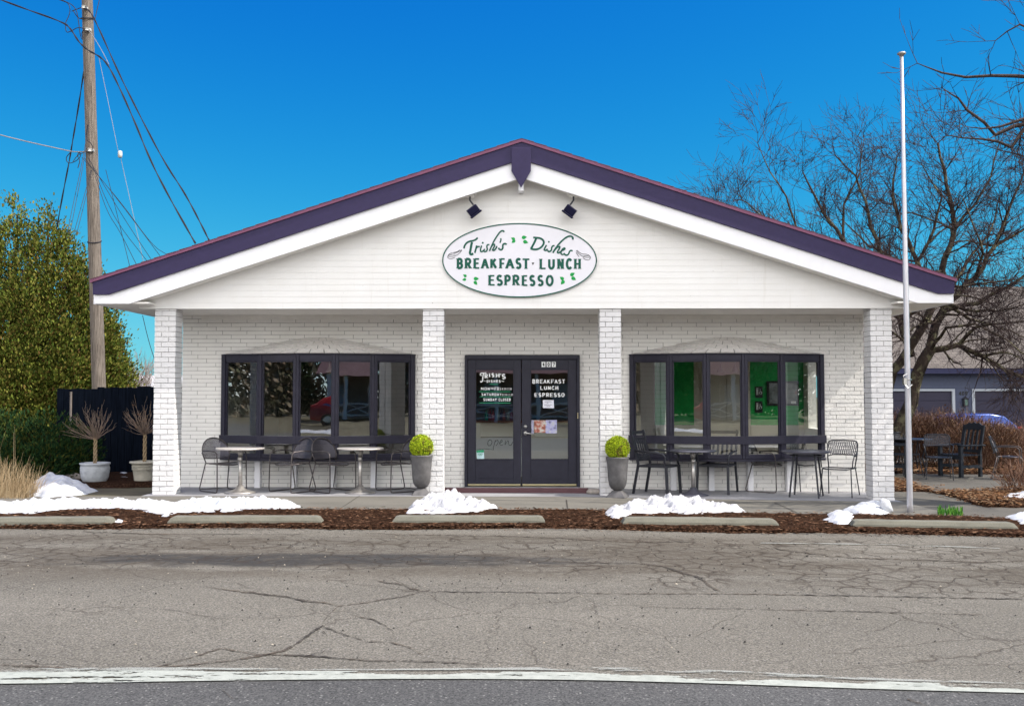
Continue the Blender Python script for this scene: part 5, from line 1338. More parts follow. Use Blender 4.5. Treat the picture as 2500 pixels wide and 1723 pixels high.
def leafcloud(name, m, parent, n, surf, size, seed, asp=2.4, up=.3, loc=True):
    """surf(rnd) -> (point, outward normal)"""
    rnd = random.Random(seed); vs_, fs = [], []
    U = rnd.uniform
    for k in range(n):
        c_, d = surf(rnd); 
        a = Vector((d.x+U(-.8,.8), d.y+U(-.8,.8), d.z+U(-.6,.8)+up)).normalized(); s_ = a.cross(Vector((U(-1,1),U(-1,1),U(-1,1))))
        if s_.length < .05: continue
        s_.normalize(); L = size*U(.6,1.4); w_ = L/asp; o = len(vs_)
        vs_ += [tuple(c_-s_*w_*.4), tuple(c_+s_*w_*.4), tuple(c_+a*L*.6+s_*w_*.6), tuple(c_+a*L), tuple(c_+a*L*.6-s_*w_*.6)]; fs.append((o,o+1,o+2,o+3,o+4))
    b = MB(); b.v = vs_; b.f = fs; return b.build(name, m, parent, world=loc)
def crownsurf(cx, cy, z0, z1, rx, ry, prof, seed, amp=.28, depth=.35, fr=1.4, fr2=4.0):
    def f(rnd):
        while True:
            t = rnd.random(); pr = prof(t)
            if rnd.random() < pr+.05: break
        a = rnd.uniform(0, 2*PI); z = z0+(z1-z0)*t
        dirv = Vector((math.cos(a), math.sin(a), 0)); q = Vector((math.cos(a)*fr, math.sin(a)*fr, z*fr*.6+seed))
        lump = 1+amp*noise.noise(q)+amp*.55*noise.noise(Vector((math.cos(a)*fr2, math.sin(a)*fr2, z*fr2*.45+seed)))
        k = lump*(1-depth*rnd.random()**2.2)
        pnt = Vector((cx+math.cos(a)*rx*pr*k, cy+math.sin(a)*ry*pr*k, z+rnd.uniform(-.08,.08)))
        nrm = Vector((math.cos(a), math.sin(a), .35 if t < .8 else .9)).normalized(); return pnt, nrm
    return f
# big arborvitae at the left : several leaders grown together, open outline
def arb(lobes, Y, n, seed, label, size=.062):
    x0 = Wx(lobes[0][0], Y); t = empty('evergreen_tree', (x0, Y, 0), label, 'tree', 'tall evergreens at the left')
    sfs = []; wts = []
    prof = lambda t_: max(.03, (math.sin(min(1, (t_+.25)/.6)*PI/2)*max(0, 1-max(0,(t_-.35)/.66)**1.6)))
    b = MB()
    for k, (u, vtop, r, dy) in enumerate(lobes):
        x = Wx(u, Y); zt = W(u, vtop, Y).z; b.tube([(x,Y+dy,0),(x,Y+dy,zt*.6),(x+.05,Y+dy,zt*.95)], [.12,.07,.015], 7)
        sfs.append(crownsurf(x, Y+dy, .1, zt, r, r*.9, prof, seed+k*3.7, .42, .5, 2.2, 6.5)); wts.append(zt*r)
    b.build('trunk', M['bark_dark'], t)
    # foliage gathers in sprays of uneven size
    rc_ = random.Random(seed+1); cl = []
    def one(rnd):
        f = rnd.choices(sfs, wts)[0]
        while True:
            p_, n_ = f(rnd)
            if p_.y < Y+.5 or rnd.random() < .25: return p_, n_
    for k in range(int(n/34)):
        p_, n_ = one(rc_); cl.append((p_, n_, rc_.uniform(.07,.20)))
    def sf(rnd):
        if rnd.random() < .12: return one(rnd)
        p_, n_, r_ = cl[rnd.randrange(len(cl))]
        k_ = abs(rnd.gauss(0, .8)); return p_+Vector((rnd.gauss(0,r_*.55), rnd.gauss(0,r_*.55), rnd.gauss(0,r_*.7)))+n_*k_*r_, (n_+Vector((0,0,.3))).normalized()
    leafcloud('foliage', M['arbor'], t, n, sf, size, seed, 2.2, .45); return t
arb([(28,496,1.05,0),(100,506,1.0,.1),(-40,560,1.1,.1),(150,560,.95,0),(190,612,.85,.1),(222,650,.65,.2),(70,640,1.2,-.5),(160,760,1.0,-.5),(10,700,1.1,-.6)], 23.4, 150000, 3, 'large olive green arborvitae behind the utility pole')
arb([(258,745,.55,0),(272,810,.42,-.1),(240,800,.55,-.2)], 24.2, 22000, 5, 'slimmer arborvitae just right of the utility pole', .06)
# juniper shrub
def shrub(us, label):
    x0 = Wx(us[0], 18.2); t = empty('juniper_shrub', (Wx(us[0],18.2), 18.2, 0), label, 'shrub')
    parts = us[1]
    def sf(rnd):
        (u, Y, r_, h_) = parts[rnd.randrange(len(parts))]; x = Wx(u, Y)
        d = Vector((rnd.gauss(0,1), rnd.gauss(0,1)-.6, abs(rnd.gauss(0,1))+.1)).normalized(); k = (1+.25*noise.noise(d*3+Vector((u*.1,0,0))))*(1-.3*rnd.random()**2)
        return Vector((x+d.x*r_*k, Y+d.y*r_*k, d.z*h_*k)), d
    leafcloud('foliage', M['juniper'], t, 26000, sf, .055, 4, 3.2, .5)
    b = MB(); rnd = random.Random(3)
    for k in range(30):
        (u, Y, r_, h_) = parts[k % len(parts)]; a = rnd.uniform(0, PI*2); b.tube([(Wx(u,Y),Y,0),(Wx(u,Y)+r_*.6*math.cos(a),Y+r_*.6*math.sin(a),h_*.7)], [.02,.006], 5)
    b.build('stems', M['bark_dark'], t)
shrub((90, [(-20,17.9,.8,1.25),(60,17.9,.75,1.15),(130,18.0,.7,1.2),(30,17.2,.55,.75),(185,18.5,.55,1.05),(110,17.4,.5,.75),(170,17.9,.4,.7),(-60,17.5,.7,1.1)]), 'dark spreading juniper in the shade below the arborvitae')
# ornamental straw grass
p = G(20, 1215); tg = empty('ornamental_grass', (p.x, p.y, 0), 'dry straw coloured ornamental grass clump at left edge', 'grass clump')
b = MB(); rnd = random.Random(2)
for k in range(900):
    x = p.x+rnd.uniform(-.75,.36); y = p.y+rnd.uniform(-.22,.4); h_ = rnd.uniform(.25,.62)*(1-.35*max(0,(x-p.x)/.4)); dx = rnd.gauss(0,.10)+(x-p.x)*.1; dy = rnd.gauss(0,.10); 
    if rnd.random() < .35: dx *= 3; h_ *= .6
    w_ = .0035
    if rnd.random() < .03: h_ *= 1.9
    pts = [(x,y,0),(x+dx*.4,y+dy*.4,h_*.55),(x+dx*1.1,y+dy*1.1,h_)]
    b.add([(q[0]-w_*(1-i*.4),q[1],q[2]) for i,q in enumerate(pts)]+[(q[0]+w_*(1-i*.4),q[1],q[2]) for i,q in enumerate(pts)], [(0,3,4,1),(1,4,5,2)])
b.build('blades', M['straw'], tg)
def sprouts(u0, u1, v, n, h_, label, seed):
    p = G((u0+u1)/2, v); t = empty('bulb_sprouts', (p.x, p.y, p.z), label, 'plant', 'green bulb sprouts in the mulch'); b = MB(); rnd = random.Random(seed)
    for k in range(n):
        q = G(rnd.uniform(u0,u1), v+rnd.uniform(-5,5)); a = rnd.uniform(-.25,.25); hh = h_*rnd.uniform(.5,1.2); w_ = .009
        b.add([(q.x-w_,q.y,q.z),(q.x+w_,q.y,q.z),(q.x+w_*.9+a*hh*.5,q.y-.01,q.z+hh*.6),(q.x+a*hh,q.y,q.z+hh),(q.x-w_*.9+a*hh*.5,q.y-.01,q.z+hh*.6)], [(0,1,2,3,4)])
    b.build('leaves', M['sprout'], t)
sprouts(2290, 2350, 1256, 90, .11, 'row of fresh green bulb sprouts right of the flagpole', 2)
sprouts(252, 300, 1234, 50, .07, 'few green bulb sprouts poking through the left snow ridge', 3)

# ---------------------------------------------------------------- utility pole and wires
YPo = 22.0
pa, pb = W(246.5, 960, YPo), W(213.5, 0, YPo); base = Vector((pa.x+.03, YPo, 0))
up_ = Vector((pb.x-pa.x, 0, pb.z-pa.z)).normalized(); top_ = pa+up_*(pb.z-pa.z+1.6)
UP = empty('utility_pole', base, 'weathered grey wooden utility pole leaning slightly left', 'utility pole')
b = MB(); n = 22; b.tube([base.lerp(top_, k/n) for k in range(n+1)], [.155-.045*k/n+.002*random.uniform(-1,1) for k in range(n+1)], 18); b.build('pole', M['wood_pole'], UP, smooth=True)
_pc = mat('porcelain', (.45,.45,.43), .3)
for (u, v) in ((208,20),(216,74),(223,368)):
    b = MB(); q = W(u, v, YPo-.14); b.tube([q+Vector((-.05,0,0)), q+Vector((.05,0,.01))], .035, 10); b.lathe([(.02,-.04),(.045,-.03),(.03,0),(.045,.03),(.02,.04)], 10, q.x-.02, q.y-.05, q.z); b.build('insulator', _pc, UP)
for v, dz in ((45,0),(590,0)):
    b = MB(); q = base.lerp(top_, (W(230,v,YPo).z)/top_.z); b.tube([(q.x+.145*math.cos(a), q.y+.145*math.sin(a), q.z+.05*math.sin(a*1.0)) for a in [k*PI/10 for k in range(21)]], .012, 6); b.build('pole_band', M['black_metal'], UP)
x_ = pa.x-.13; b = MB(); a0 = W(232, 880, YPo-.1); a1 = W(237,760,YPo-.1)
wires = MB()
M['wire'] = mat('wire_black', (.02,.02,.025), .6, var=.1, bstr=0); M['wire_grey'] = mat('wire_grey', (.25,.25,.26), .5, .3, var=.1, bstr=0)
WG = 'overhead wires and cables on the utility pole'
def wire(pts, r, label, m='wire', Y0=22.0, Y1=22.0, twist=0):
    b = MB(); sp = smooth_pts(pts, 2); n = len(sp)
    P_ = [W(u, v, Y0+(Y1-Y0)*i/(n-1)) for i, (u, v) in enumerate(sp)]
    if twist:
        Q = []
        for i in range(n-1):
            k_ = max(2, int((P_[i+1]-P_[i]).length/.12))
            Q += [P_[i].lerp(P_[i+1], j/k_) for j in range(k_)]
        Q.append(P_[-1])
        for ph in (0, PI): b.tube([q+Vector((math.cos(i*.5+ph), 0, math.sin(i*.5+ph)))*r*.9 for i, q in enumerate(Q)], r, 5)
    else: b.tube(P_, r, 6)
    o = b.build('overhead_wire', M[m]); tag(o, label, 'wire', WG)
wire([(-30,-12),(60,22),(158,56),(175,74),(192,103),(215,124),(240,136),(262,155),(290,210),(330,300),(366,390),(412,480),(477,594)], .011, 'thick black cable sweeping past the pole down to the roof', Y0=21.8, Y1=19.5, twist=1)
wire([(208,20),(222,30),(245,78),(290,180),(340,280),(400,395),(450,470),(482,530),(510,586)], .010, 'twisted black cable running from pole top to the roof', Y0=21.8, Y1=19.5, twist=1)
wire([(205,20),(214,80),(232,130),(262,150),(320,256)] and [(216,74),(232,96),(252,130),(266,158)], .007, 'short pale wire beside the thick cable', 'wire_grey', 21.8, 21.4)
wire([(-30,322),(60,345),(160,367),(185,372),(225,368)], .013, 'single pale wire coming from the left edge to the pole', 'wire_grey', 21.8, 21.85)
wire([(212,136),(206,165),(190,270),(178,340),(168,400),(152,480),(138,560)], .010, 'wavy black cable hanging left of the pole into the evergreen', Y0=21.9, Y1=22.6, twist=1)
for i, (pts, lab) in enumerate((([(216,305),(200,400),(178,500),(164,570)], 'thin wire dropping left from the pole, leftmost of the bundle'), ([(216,305),(204,400),(184,500),(170,575)], 'thin wire dropping left from the pole, second of the bundle'),
    ([(222,416),(205,480),(180,570)], 'thin wire dropping left from the pole, third of the bundle'), ([(224,416),(210,480),(186,575)], 'thin wire dropping left from the pole, nearest the pole'),
    ([(205,385),(240,430),(300,500),(372,600),(408,622)], 'thin black wire from the pole to the roof, uppermost of four'), ([(200,385),(250,440),(320,530),(390,624)], 'thin black wire from the pole to the roof, second of four'),
    ([(215,385),(255,455),(310,545),(368,632)], 'thin black wire from the pole to the roof, third of four'), ([(226,405),(255,480),(290,550),(358,636)], 'thin black wire from the pole to the roof, fourth of four'),
    ([(232,430),(262,520),(290,560),(332,644)], 'sagging thin black wire between pole and roof edge'), ([(258,415),(280,500),(316,648)], 'faint straight wire falling to the roof edge near the pole'))):
    wire(pts, .006, lab, Y0=21.7, Y1=20.2)
wire([(241,140),(262,240),(288,368)], .006, 'thin guy wire above the small white insulator', 'wire_grey', 22.1, 22.3)
wire([(295,388),(320,500),(350,640)], .006, 'thin guy wire below the small white insulator', 'wire_grey', 22.3, 22.5)
wire([(348,770),(362,830),(378,880)], .007, 'thin guy wire seen below the roof eave', 'wire', 22.6, 22.8)
q = W(293, 377, 22.3); b = MB(); b.lathe([(.02,-.08),(.045,-.07),(.05,0),(.045,.07),(.02,.08)], 12, q.x, q.y, q.z); o = b.build('guy_insulator', mat('porcelain_pale', (.55,.55,.52), .3), smooth=True); tag(o, 'small pale insulator on the guy wire right of pole', 'insulator')
for pts in ([(160,56),(172,30),(168,8),(150,2),(120,-10)],[(160,57),(160,80),(172,78),(190,66),(210,72)],[(150,0),(185,16),(192,55),(196,90),(203,100),(198,78),(212,70)],[(175,28),(200,18),(214,16)],[(178,25),(190,45),(205,48)],[(232,45),(240,10),(244,-5)],
            [(172,372),(160,385),(165,400),(185,395),(200,378),(190,372)],[(178,395),(188,380),(205,372),(222,366)],[(190,410),(196,390),(186,378),(200,370)],[(214,305),(208,340),(224,350),(228,372)]):
    wire(pts, .009, 'small looped service wires tangled at the pole', Y0=21.75, Y1=21.85)

# ---------------------------------------------------------------- bare trees
class Tree:
    def __init__(s, seed): s.rnd = random.Random(seed); s.big = MB(); s.tw = MB(); s.n = 0
    def seg(s, pts, rs, lim=.022):
        mb = s.big if rs[0] > lim else s.tw
        mb.tube(pts, rs, 9 if rs[0] > .05 else (5 if rs[0] > .012 else 3), cap=False); s.n += 1
    def grow(s, p, d, L, r, depth, up=.12, wob=.35, spread=.9, ratio=.68, kids=(2,4), minr=.0042):
        rnd = s.rnd; n = max(3, int(L/.14)) if depth < 3 else 3; pts = [p.copy()]; ds = []
        q = p.copy(); dd = d.copy(); step = L/n
        for i in range(n):
            dd = (dd+Vector((rnd.gauss(0,1), rnd.gauss(0,1), rnd.gauss(0,1)))*wob*step*1.6+Vector((0,0,up))*step*2).normalized(); q = q+dd*step; pts.append(q.copy()); ds.append(dd.copy())
        r1 = max(minr*.6, r*.45); rs = [r+(r1-r)*i/n for i in range(n+1)]
        s.seg(pts, rs)
        if depth <= 0: return
        k = rnd.randint(*kids)+(1 if L > 1 else 0)
        for j in range(k):
            t = rnd.uniform(.25, 1.0) if j else 1.0; i = min(n-1, int(t*n)); base_ = pts[i+1 if j == 0 else i+0] if i+1 <= n else pts[-1]
            axis = ds[min(i, n-1)]; perp = axis.cross(Vector((rnd.gauss(0,1), rnd.gauss(0,1), rnd.gauss(0,1)))).normalized()
            ang = rnd.uniform(.35, 1.0)*spread if j else rnd.uniform(.1,.4)
            nd = (axis*math.cos(ang)+perp*math.sin(ang)).normalized()
            rr_ = rs[i]*(rnd.uniform(.5,.72) if j else .85)
            s.grow(base_, nd, L*ratio*rnd.uniform(.7,1.2), max(minr, rr_), depth-1, up, wob*1.05, spread, ratio, kids, minr)
    def limb(s, pts, r0, r1, depth, L, dens=3, **k):
        P_ = [Vector(q) for q in pts]; Q = []
        for a, b_ in zip(P_, P_[1:]):
            m_ = max(2, int((b_-a).length/.25)); Q += [a.lerp(b_, j/m_)+Vector([s.rnd.gauss(0,.02) for _ in range(3)])*(1 if j else 0) for j in range(m_)]
        Q.append(P_[-1]); n = len(Q)-1; rs = [r0+(r1-r0)*i/n for i in range(n+1)]; s.seg(Q, rs)
        for i in range(1, n+1):
            for _ in range(dens if i > n*.25 else dens//2):
                if s.rnd.random() < .5 and i < n: continue
                ax = (Q[i]-Q[i-1]).normalized(); perp = ax.cross(Vector([s.rnd.gauss(0,1) for _ in range(3)])).normalized(); perp = (perp+Vector((0,0,.25))).normalized(); a = s.rnd.uniform(.5,1.2)
                s.grow(Q[i].copy(), (ax*math.cos(a)+perp*math.sin(a)).normalized(), L*s.rnd.uniform(.6,1.2), max(.006, rs[i]*.42), depth, **k)
    def done(s, t, mb_, mt):
        s.big.build('trunk', mb_, t, smooth=True); s.tw.build('crown', mt, t)
ct = G(2186, 1100); YT = 21.0
TT = empty('crabapple_tree', (W(2180,1090,YT).x, YT, gz(7.8,YT)), 'wide bare crabapple tree with leaning lichened trunk behind patio', 'tree')
tr = Tree(5); V_ = lambda u, v, Y: W(u, v, Y)
tr.limb([V_(2165,1140,YT), V_(2195,1050,YT), V_(2225,985,YT), V_(2240,915,YT), V_(2270,856,YT)], .17, .12, 1, .5, 0)
tr.limb([V_(2150,1120,YT+.2), V_(2165,960,YT+.2), V_(2180,905,YT+.2), V_(2215,860,YT+.1), V_(2252,800,YT), V_(2280,740,YT)], .13, .08, 3, .7, 1)
kw = dict(up=.06, wob=.62, spread=1.0, ratio=.72)
limbs = [([(2270,856,0),(2285,790,.2),(2310,740,.3),(2300,660,.2),(2330,560,0),(2310,450,-.2),(2290,350,-.3)], .10,.02),
 ([(2270,856,0),(2340,842,-.3),(2400,870,-.6),(2460,905,-.9),(2520,930,-1.2)], .07,.02),
 ([(2225,870,.2),(2200,780,.4),(2170,700,.8),(2120,640,1.0),(2060,590,1.2),(2000,500,1.2),(1960,420,1.2)], .09,.015),
 ([(2170,700,.8),(2100,690,.6),(2030,650,.4),(1950,620,.2),(1880,580,0),(1800,560,0),(1760,530,0)], .06,.010),
 ([(2180,720,.8),(2150,620,.4),(2120,520,.2),(2090,430,0),(2040,380,0)], .06,.012),
 ([(2280,740,0),(2240,640,-.3),(2200,560,-.5),(2180,470,-.6),(2190,380,-.6)], .06,.012),
 ([(2310,740,.3),(2380,680,.3),(2430,600,.3),(2460,520,.3),(2500,420,.3)], .07,.015),
 ([(2300,760,.3),(2390,740,-.2),(2460,700,-.6),(2540,640,-.9)], .06,.015),
 ([(1960,620,.5),(1940,540,.6),(1920,480,.7),(1880,420,.7),(1850,350,.7)], .035,.008),
 ([(2050,650,.6),(1990,640,1.0),(1920,650,1.3),(1840,620,1.6),(1800,640,1.6)], .035,.008),
 ([(2330,560,0),(2380,500,0),(2420,430,0),(2440,350,0)], .035,.01),
 ([(2240,640,-.3),(2280,560,-.6),(2300,480,-.6),(2250,400,-.7)], .035,.01),
 ([(2250,700,1.0),(2200,640,1.6),(2120,600,2.0),(2060,540,2.2)], .05,.012),
 ([(2320,720,1.0),(2360,640,1.6),(2420,560,2.0),(2440,480,2.2)], .05,.012),
 ([(2290,780,.2),(2230,800,-.5),(2200,830,-.9)], .04,.01), ([(2340,842,-.3),(2380,800,-.7),(2450,790,-1.0),(2520,780,-1.2)], .045,.01)]
limbs += [([(2000,600,.5),(1900,560,.4),(1830,500,.2),(1800,470,.2)], .03,.008), ([(1950,640,1.4),(1880,640,1.4),(1800,600,1.3),(1755,560,1.2)], .03,.008),
 ([(2060,590,1.2),(2060,500,1.4),(2100,420,1.5),(2110,340,1.5)], .035,.008), ([(2170,700,.8),(2230,660,1.2),(2260,600,1.5),(2350,520,1.8)], .045,.01), ([(2380,680,.3),(2400,620,-.4),(2380,560,-.8),(2350,480,-.8)], .04,.01),
 ([(2430,600,.3),(2500,560,.4),(2560,500,.4)], .04,.01), ([(2120,640,1.0),(2040,640,.2),(1980,600,-.4),(1900,600,-.6)], .04,.008), ([(2200,780,.4),(2260,740,-.6),(2340,720,-1.0),(2420,740,-1.4)], .045,.01),
 ([(2300,660,.2),(2240,700,-.6),(2170,660,-1.0),(2110,640,-1.2)], .04,.01), ([(2400,870,-.6),(2450,860,-1.3),(2500,880,-1.6)], .035,.01), ([(2310,740,.3),(2370,780,.8),(2440,800,1.2),(2520,830,1.4)], .045,.01)]
for pts, r0, r1 in limbs: tr.limb([V_(u, v, YT+dy) for u, v, dy in pts], r0, r1, 3, .58, 4, **kw)
kd = dict(up=-.05, wob=.6, spread=1.0, ratio=.70)
for pts, r0, r1 in [([(2340,842,-.3),(2390,860,-.8),(2430,900,-1.3),(2450,930,-1.5)], .03,.008), ([(2270,856,0),(2310,800,-.8),(2380,790,-1.4),(2460,830,-1.8),(2520,880,-2.0)], .04,.01),
 ([(2285,790,.2),(2230,760,-.6),(2200,770,-1.0)], .03,.008), ([(2400,870,-.6),(2440,890,-1.0),(2480,930,-1.3)], .03,.008), ([(2310,740,.3),(2380,760,-.5),(2440,760,-1.0),(2510,740,-1.3)], .04,.01), ([(2300,700,.2),(2350,700,-.9),(2420,690,-1.4),(2510,680,-1.6)], .04,.01),
 ([(2200,780,.4),(2120,740,.2),(2060,700,.2)], .03,.008), ([(2330,560,0),(2280,540,.8),(2230,520,1.2),(2160,520,1.2)], .03,.008), ([(2430,600,.3),(2370,590,1.0),(2330,620,1.4)], .03,.008)]: tr.limb([V_(u, v, YT+dy) for u, v, dy in pts], r0, r1, 3, .5, 4, **kd)
tr.done(TT, M['bark'], M['twig'])
nb_crab = tr.n
# nearer tree whose branches come in from the right
T2 = empty('roadside_tree', (9.6, 14.6, gz(9)), 'bare budding branches reaching in at the upper right edge', 'tree')
tr = Tree(9); bp = Vector((9.6,14.6,gz(9)))
tr.limb([bp, bp+Vector((-.1,0,1.6)), bp+Vector((-.15,0,3.0))], .17, .13, 1, .4, 0)
Yn = 14.3; kw2 = dict(up=.22, wob=.3, spread=.9, ratio=.62, kids=(2,3))
fk = bp+Vector((-.15,0,3.0))
for pts, r0, r1 in (([(2640,260,0),(2540,190,0),(2420,185,0),(2300,178,0),(2240,155,0)], .05,.006), ([(2640,330,.2),(2520,300,.2),(2430,330,.2),(2340,240,.2),(2300,215,.2)], .045,.006),
  ([(2640,480,-.5),(2500,290,-.4),(2440,310,-.4),(2360,310,-.4)], .035,.006), ([(2620,380,-.3),(2520,290,-.3),(2470,360,-.3),(2400,340,-.3),(2310,330,-.2)], .03,.006),
  ([(2640,160,.4),(2540,90,.4),(2490,60,.4),(2430,100,.5)], .04,.006), ([(2640,60,.4),(2540,10,.4),(2480,-30,.4)], .035,.006)):
    P_ = [V_(u, v, Yn+dy) for u, v, dy in pts]; tr.limb([fk.lerp(P_[0], .0)]+P_, .09, r1, 2, .42, 2, **kw2)
for k in range(6):
    a = k*1.05; d = Vector((math.cos(a)*.9, math.sin(a)*.35, .8)).normalized(); tr.limb([fk, fk+d*1.2, fk+d*2.6+Vector((0,0,.4))], .09, .03, 3, .9, 2, up=.15, wob=.35)
tr.done(T2, M['bark_dark'], M['twig'])
# far thin trees between evergreen and building
def bush_tree(u, Y, vtop, label, seed, name='bare_tree', grp='distant bare trees left of the building', spread=.75, stems=5, m='twig_grey'):
    x = Wx(u, Y); zt = W(u, vtop, Y).z; t = empty(name, (x, Y, gz(x,Y)), label, 'tree', grp); tr = Tree(seed); h_ = zt
    for k in range(stems):
        a = tr.rnd.uniform(0, 2*PI); d = Vector((math.cos(a)*.28, math.sin(a)*.28, 1)).normalized(); tr.grow(Vector((x+.1*math.cos(a),Y,0)), d, h_*.42, h_*.014, 4, .12, .25, spread, .66, (3,4), .008)
    tr.done(t, M['bark_dark'], M[m])
bush_tree(330, 42, 862, 'distant grey bare tree beside the arborvitae', 3)
bush_tree(375, 47, 872, 'distant grey bare tree partly behind the left brick column', 4)
bush_tree(292, 50, 880, 'distant grey bare tree showing between pole and arborvitae', 5)
# low white building far left
Y_ = 60; b = MB(); fb = empty('far_building', (Wx(330,Y_),Y_,0), 'low white building far behind the black fence', 'building')
b.box(Wx(270,Y_),Wx(420,Y_),Y_,Y_+8,0,W(330,938,Y_).z-.25); b.build('wall', M['siding'], fb)
b = MB(); za, zb_ = W(330,938,Y_).z-.25, W(330,929,Y_).z; b.add([(Wx(265,Y_),Y_-.4,za),(Wx(425,Y_),Y_-.4,za),(Wx(425,Y_),Y_+4,zb_+.4),(Wx(265,Y_),Y_+4,zb_+.4),(Wx(425,Y_),Y_+8,za),(Wx(265,Y_),Y_+8,za)], [(0,1,2,3),(3,2,4,5)]); b.build('roof', M['snow'], fb)

# ---------------------------------------------------------------- hedge behind the patio
def hedge(name, clumps, n, label, seed, L=.34):
    x0 = Wx(clumps[0][0], clumps[0][1]); t = empty(name, (x0, clumps[0][1], gz(x0, clumps[0][1])), label, 'hedge'); b = MB(); rnd = random.Random(seed); lf_ = MB()
    for k in range(n):
        (u, Y, r_, zb, h_) = clumps[rnd.randrange(len(clumps))]; x = Wx(u, Y)
        g0 = gz(x, Y); a = rnd.uniform(0, 2*PI); rr_ = r_*math.sqrt(rnd.random()); tt = rnd.random()**.6
        p0 = Vector((x+rr_*math.cos(a), Y+rr_*.7*math.sin(a), g0+h_*tt*(1-.35*(rr_/r_)**2)*.85)); d = Vector((math.cos(a)*rr_/r_*.8+rnd.gauss(0,.35), math.sin(a)*.4+rnd.gauss(0,.3), .9+rnd.gauss(0,.3))).normalized()
        l = L*rnd.uniform(.4,1.2); m_ = p0+d*l*.5+Vector((rnd.gauss(0,.02),0,0)); e_ = p0+d*l+Vector((rnd.gauss(0,.05),rnd.gauss(0,.05),rnd.gauss(0,.03)))
        w_ = rnd.uniform(.003,.007)
        b.add([p0-Vector((w_,0,0)), p0+Vector((w_,0,0)), m_+Vector((w_*.8,0,0)), m_-Vector((w_*.8,0,0)), e_+Vector((w_*.3,0,0)), e_-Vector((w_*.3,0,0))], [(0,1,2,3),(3,2,4,5)])
        if rnd.random() < .35:
            q = m_.lerp(e_, rnd.random()); s_ = rnd.uniform(.015,.032); lf_.add([q+Vector((rnd.uniform(-s_,s_),rnd.uniform(-s_,s_),rnd.uniform(-s_,s_))) for _ in range(4)], [(0,1,2,3)])
    b.build('twigs', M['bush_twig'], t); lf_.build('dried_leaves', M['dead_leaf'], t)
hedge('brown_hedge', [(2150,23.6,.9,0,1.3),(2210,23.4,.9,0,1.32),(2270,23.6,.9,0,1.34),(2330,23.5,.85,0,1.38)], 9000, 'dry brown hedge behind the patio table, left part with tan stems', 2)
hedge('russet_shrub', [(2400,22.4,.8,0,1.22),(2370,22.2,.55,0,1.1),(2425,22.3,.5,0,1.05)], 7500, 'dense russet twiggy shrub beside the black wooden armchair', 3, .26)
hedge('russet_shrub', [(2450,25.5,1.0,0,.98),(2530,25.8,1.2,0,1.15),(2500,25,.9,0,.9)], 6500, 'russet twiggy shrub in front of the car tail light at right', 4, .30)
hedge('low_twigs', [(2492,16.6,.35,0,.45),(2520,16.8,.4,0,.5)], 500, 'thin grey twigs rising at the right picture edge by the snow', 5, .35)

# ---------------------------------------------------------------- grey garage building at the right
YB = 45.0
GB = empty('garage_building', (Wx(2350,YB), YB, -.5), 'slate blue garage building number 409 with grey shingle roof', 'building')
x0, x1 = Wx(2085, YB), Wx(2760, YB); ze = W(2300, 906, YB).z; zb = -.55
def P45(u, v): return W(u, v, YB)
ds = [(1990, 2328), (2373, 2680)]; zdt = W(2350, 953, YB).z
b = MB(); wall_with_holes(b, x0, x1, zb, ze+.1, YB, YB+.2, [(Wx(a,YB), Wx(c,YB), zb, zdt) for a, c in ds if True and Wx(a,YB) > x0] + [(x0+.01, Wx(2325,YB), zb, zdt)])
k = 0; z = zb
while z < ze+.05: b.add([(x0,YB-.004,z+.16),(x1,YB-.004,z+.16),(x1,YB-.018,z),(x0,YB-.018,z)], [(3,2,1,0)]) if z > zdt-.02 else [b.add([(a,YB-.004,z+.16),(c,YB-.004,z+.16),(c,YB-.018,z),(a,YB-.018,z)], [(3,2,1,0)]) for a, c in ((Wx(2336,YB), Wx(2366,YB)),)]; z += .16
b.build('wall', M['navy_siding'], GB)
b = MB(); b.box(x0,x1,YB+.2,YB+.3,zb,ze); b.build('inner_wall', M['garage_door'], GB)
for a, c in ((2085, 2325), (2377, 2680)):
    b = MB(); xa, xc = Wx(a,YB), Wx(c,YB)
    for k in range(5): b.box(xa+.02, xc-.02, YB+.06, YB+.10, zb+k*.46, min(zdt-.02, zb+k*.46+.452))
    b.build('garage_door', M['garage_door'], GB, bev=.01)
for a, c in ((2085, 2331), (2373, 2680)):
    b = MB(); xa, xc = Wx(a,YB), Wx(c,YB); b.box(xa, xc, YB-.04, YB+.06, zdt-.03, zdt+.07)
    (b.box(xc-.12, xc, YB-.04, YB+.06, zb, zdt-.03) if a < 2200 else b.box(xa, xa+.12, YB-.04, YB+.06, zb, zdt-.03)); b.build('door_trim', M['grey_trim'], GB)
b = MB(); b.box(x0-.3, x1, YB-.62, YB-.57, ze-.12, ze+.12); b.build('fascia', M['navy'], GB); b = MB(); b.box(x0-.3,x1,YB-.57,YB,ze-.10,ze-.07); b.build('soffit', M['navy_siding'], GB)
zr = W(2450, 700, 53).z; yr = 53.0
b = MB(); b.add([(x0-.3,YB-.65,ze+.12),(x1,YB-.65,ze+.12),(x1,yr,zr),(x0-.3,yr,zr)], [(0,1,2,3)]); b.add([(x0-.3,yr,zr),(x1,yr,zr),(x1,61.6,ze+.1),(x0-.3,61.6,ze+.1)], [(0,1,2,3)])
ro = b.build('roof', M['roof_far'], GB); ul = ro.data.uv_layers.new(name='UVMap')
for lp in ro.data.loops:
    v = ro.data.vertices[lp.vertex_index].co; ul.data[lp.index].uv = (v.x, math.hypot(v.y, v.z))
b = MB(); K6 = lambda x, y: (2150+.2067*x, 850+.2067*y)
for ch, a, c in (('4',922,955),('0',960,992),('9',997,1030)):
    p0 = K6(a,508); p1 = K6(c,557); glyph(b, ch, p0[0], p0[1], p1[0], p1[1], 1.6, YB-.02, 0, .01)
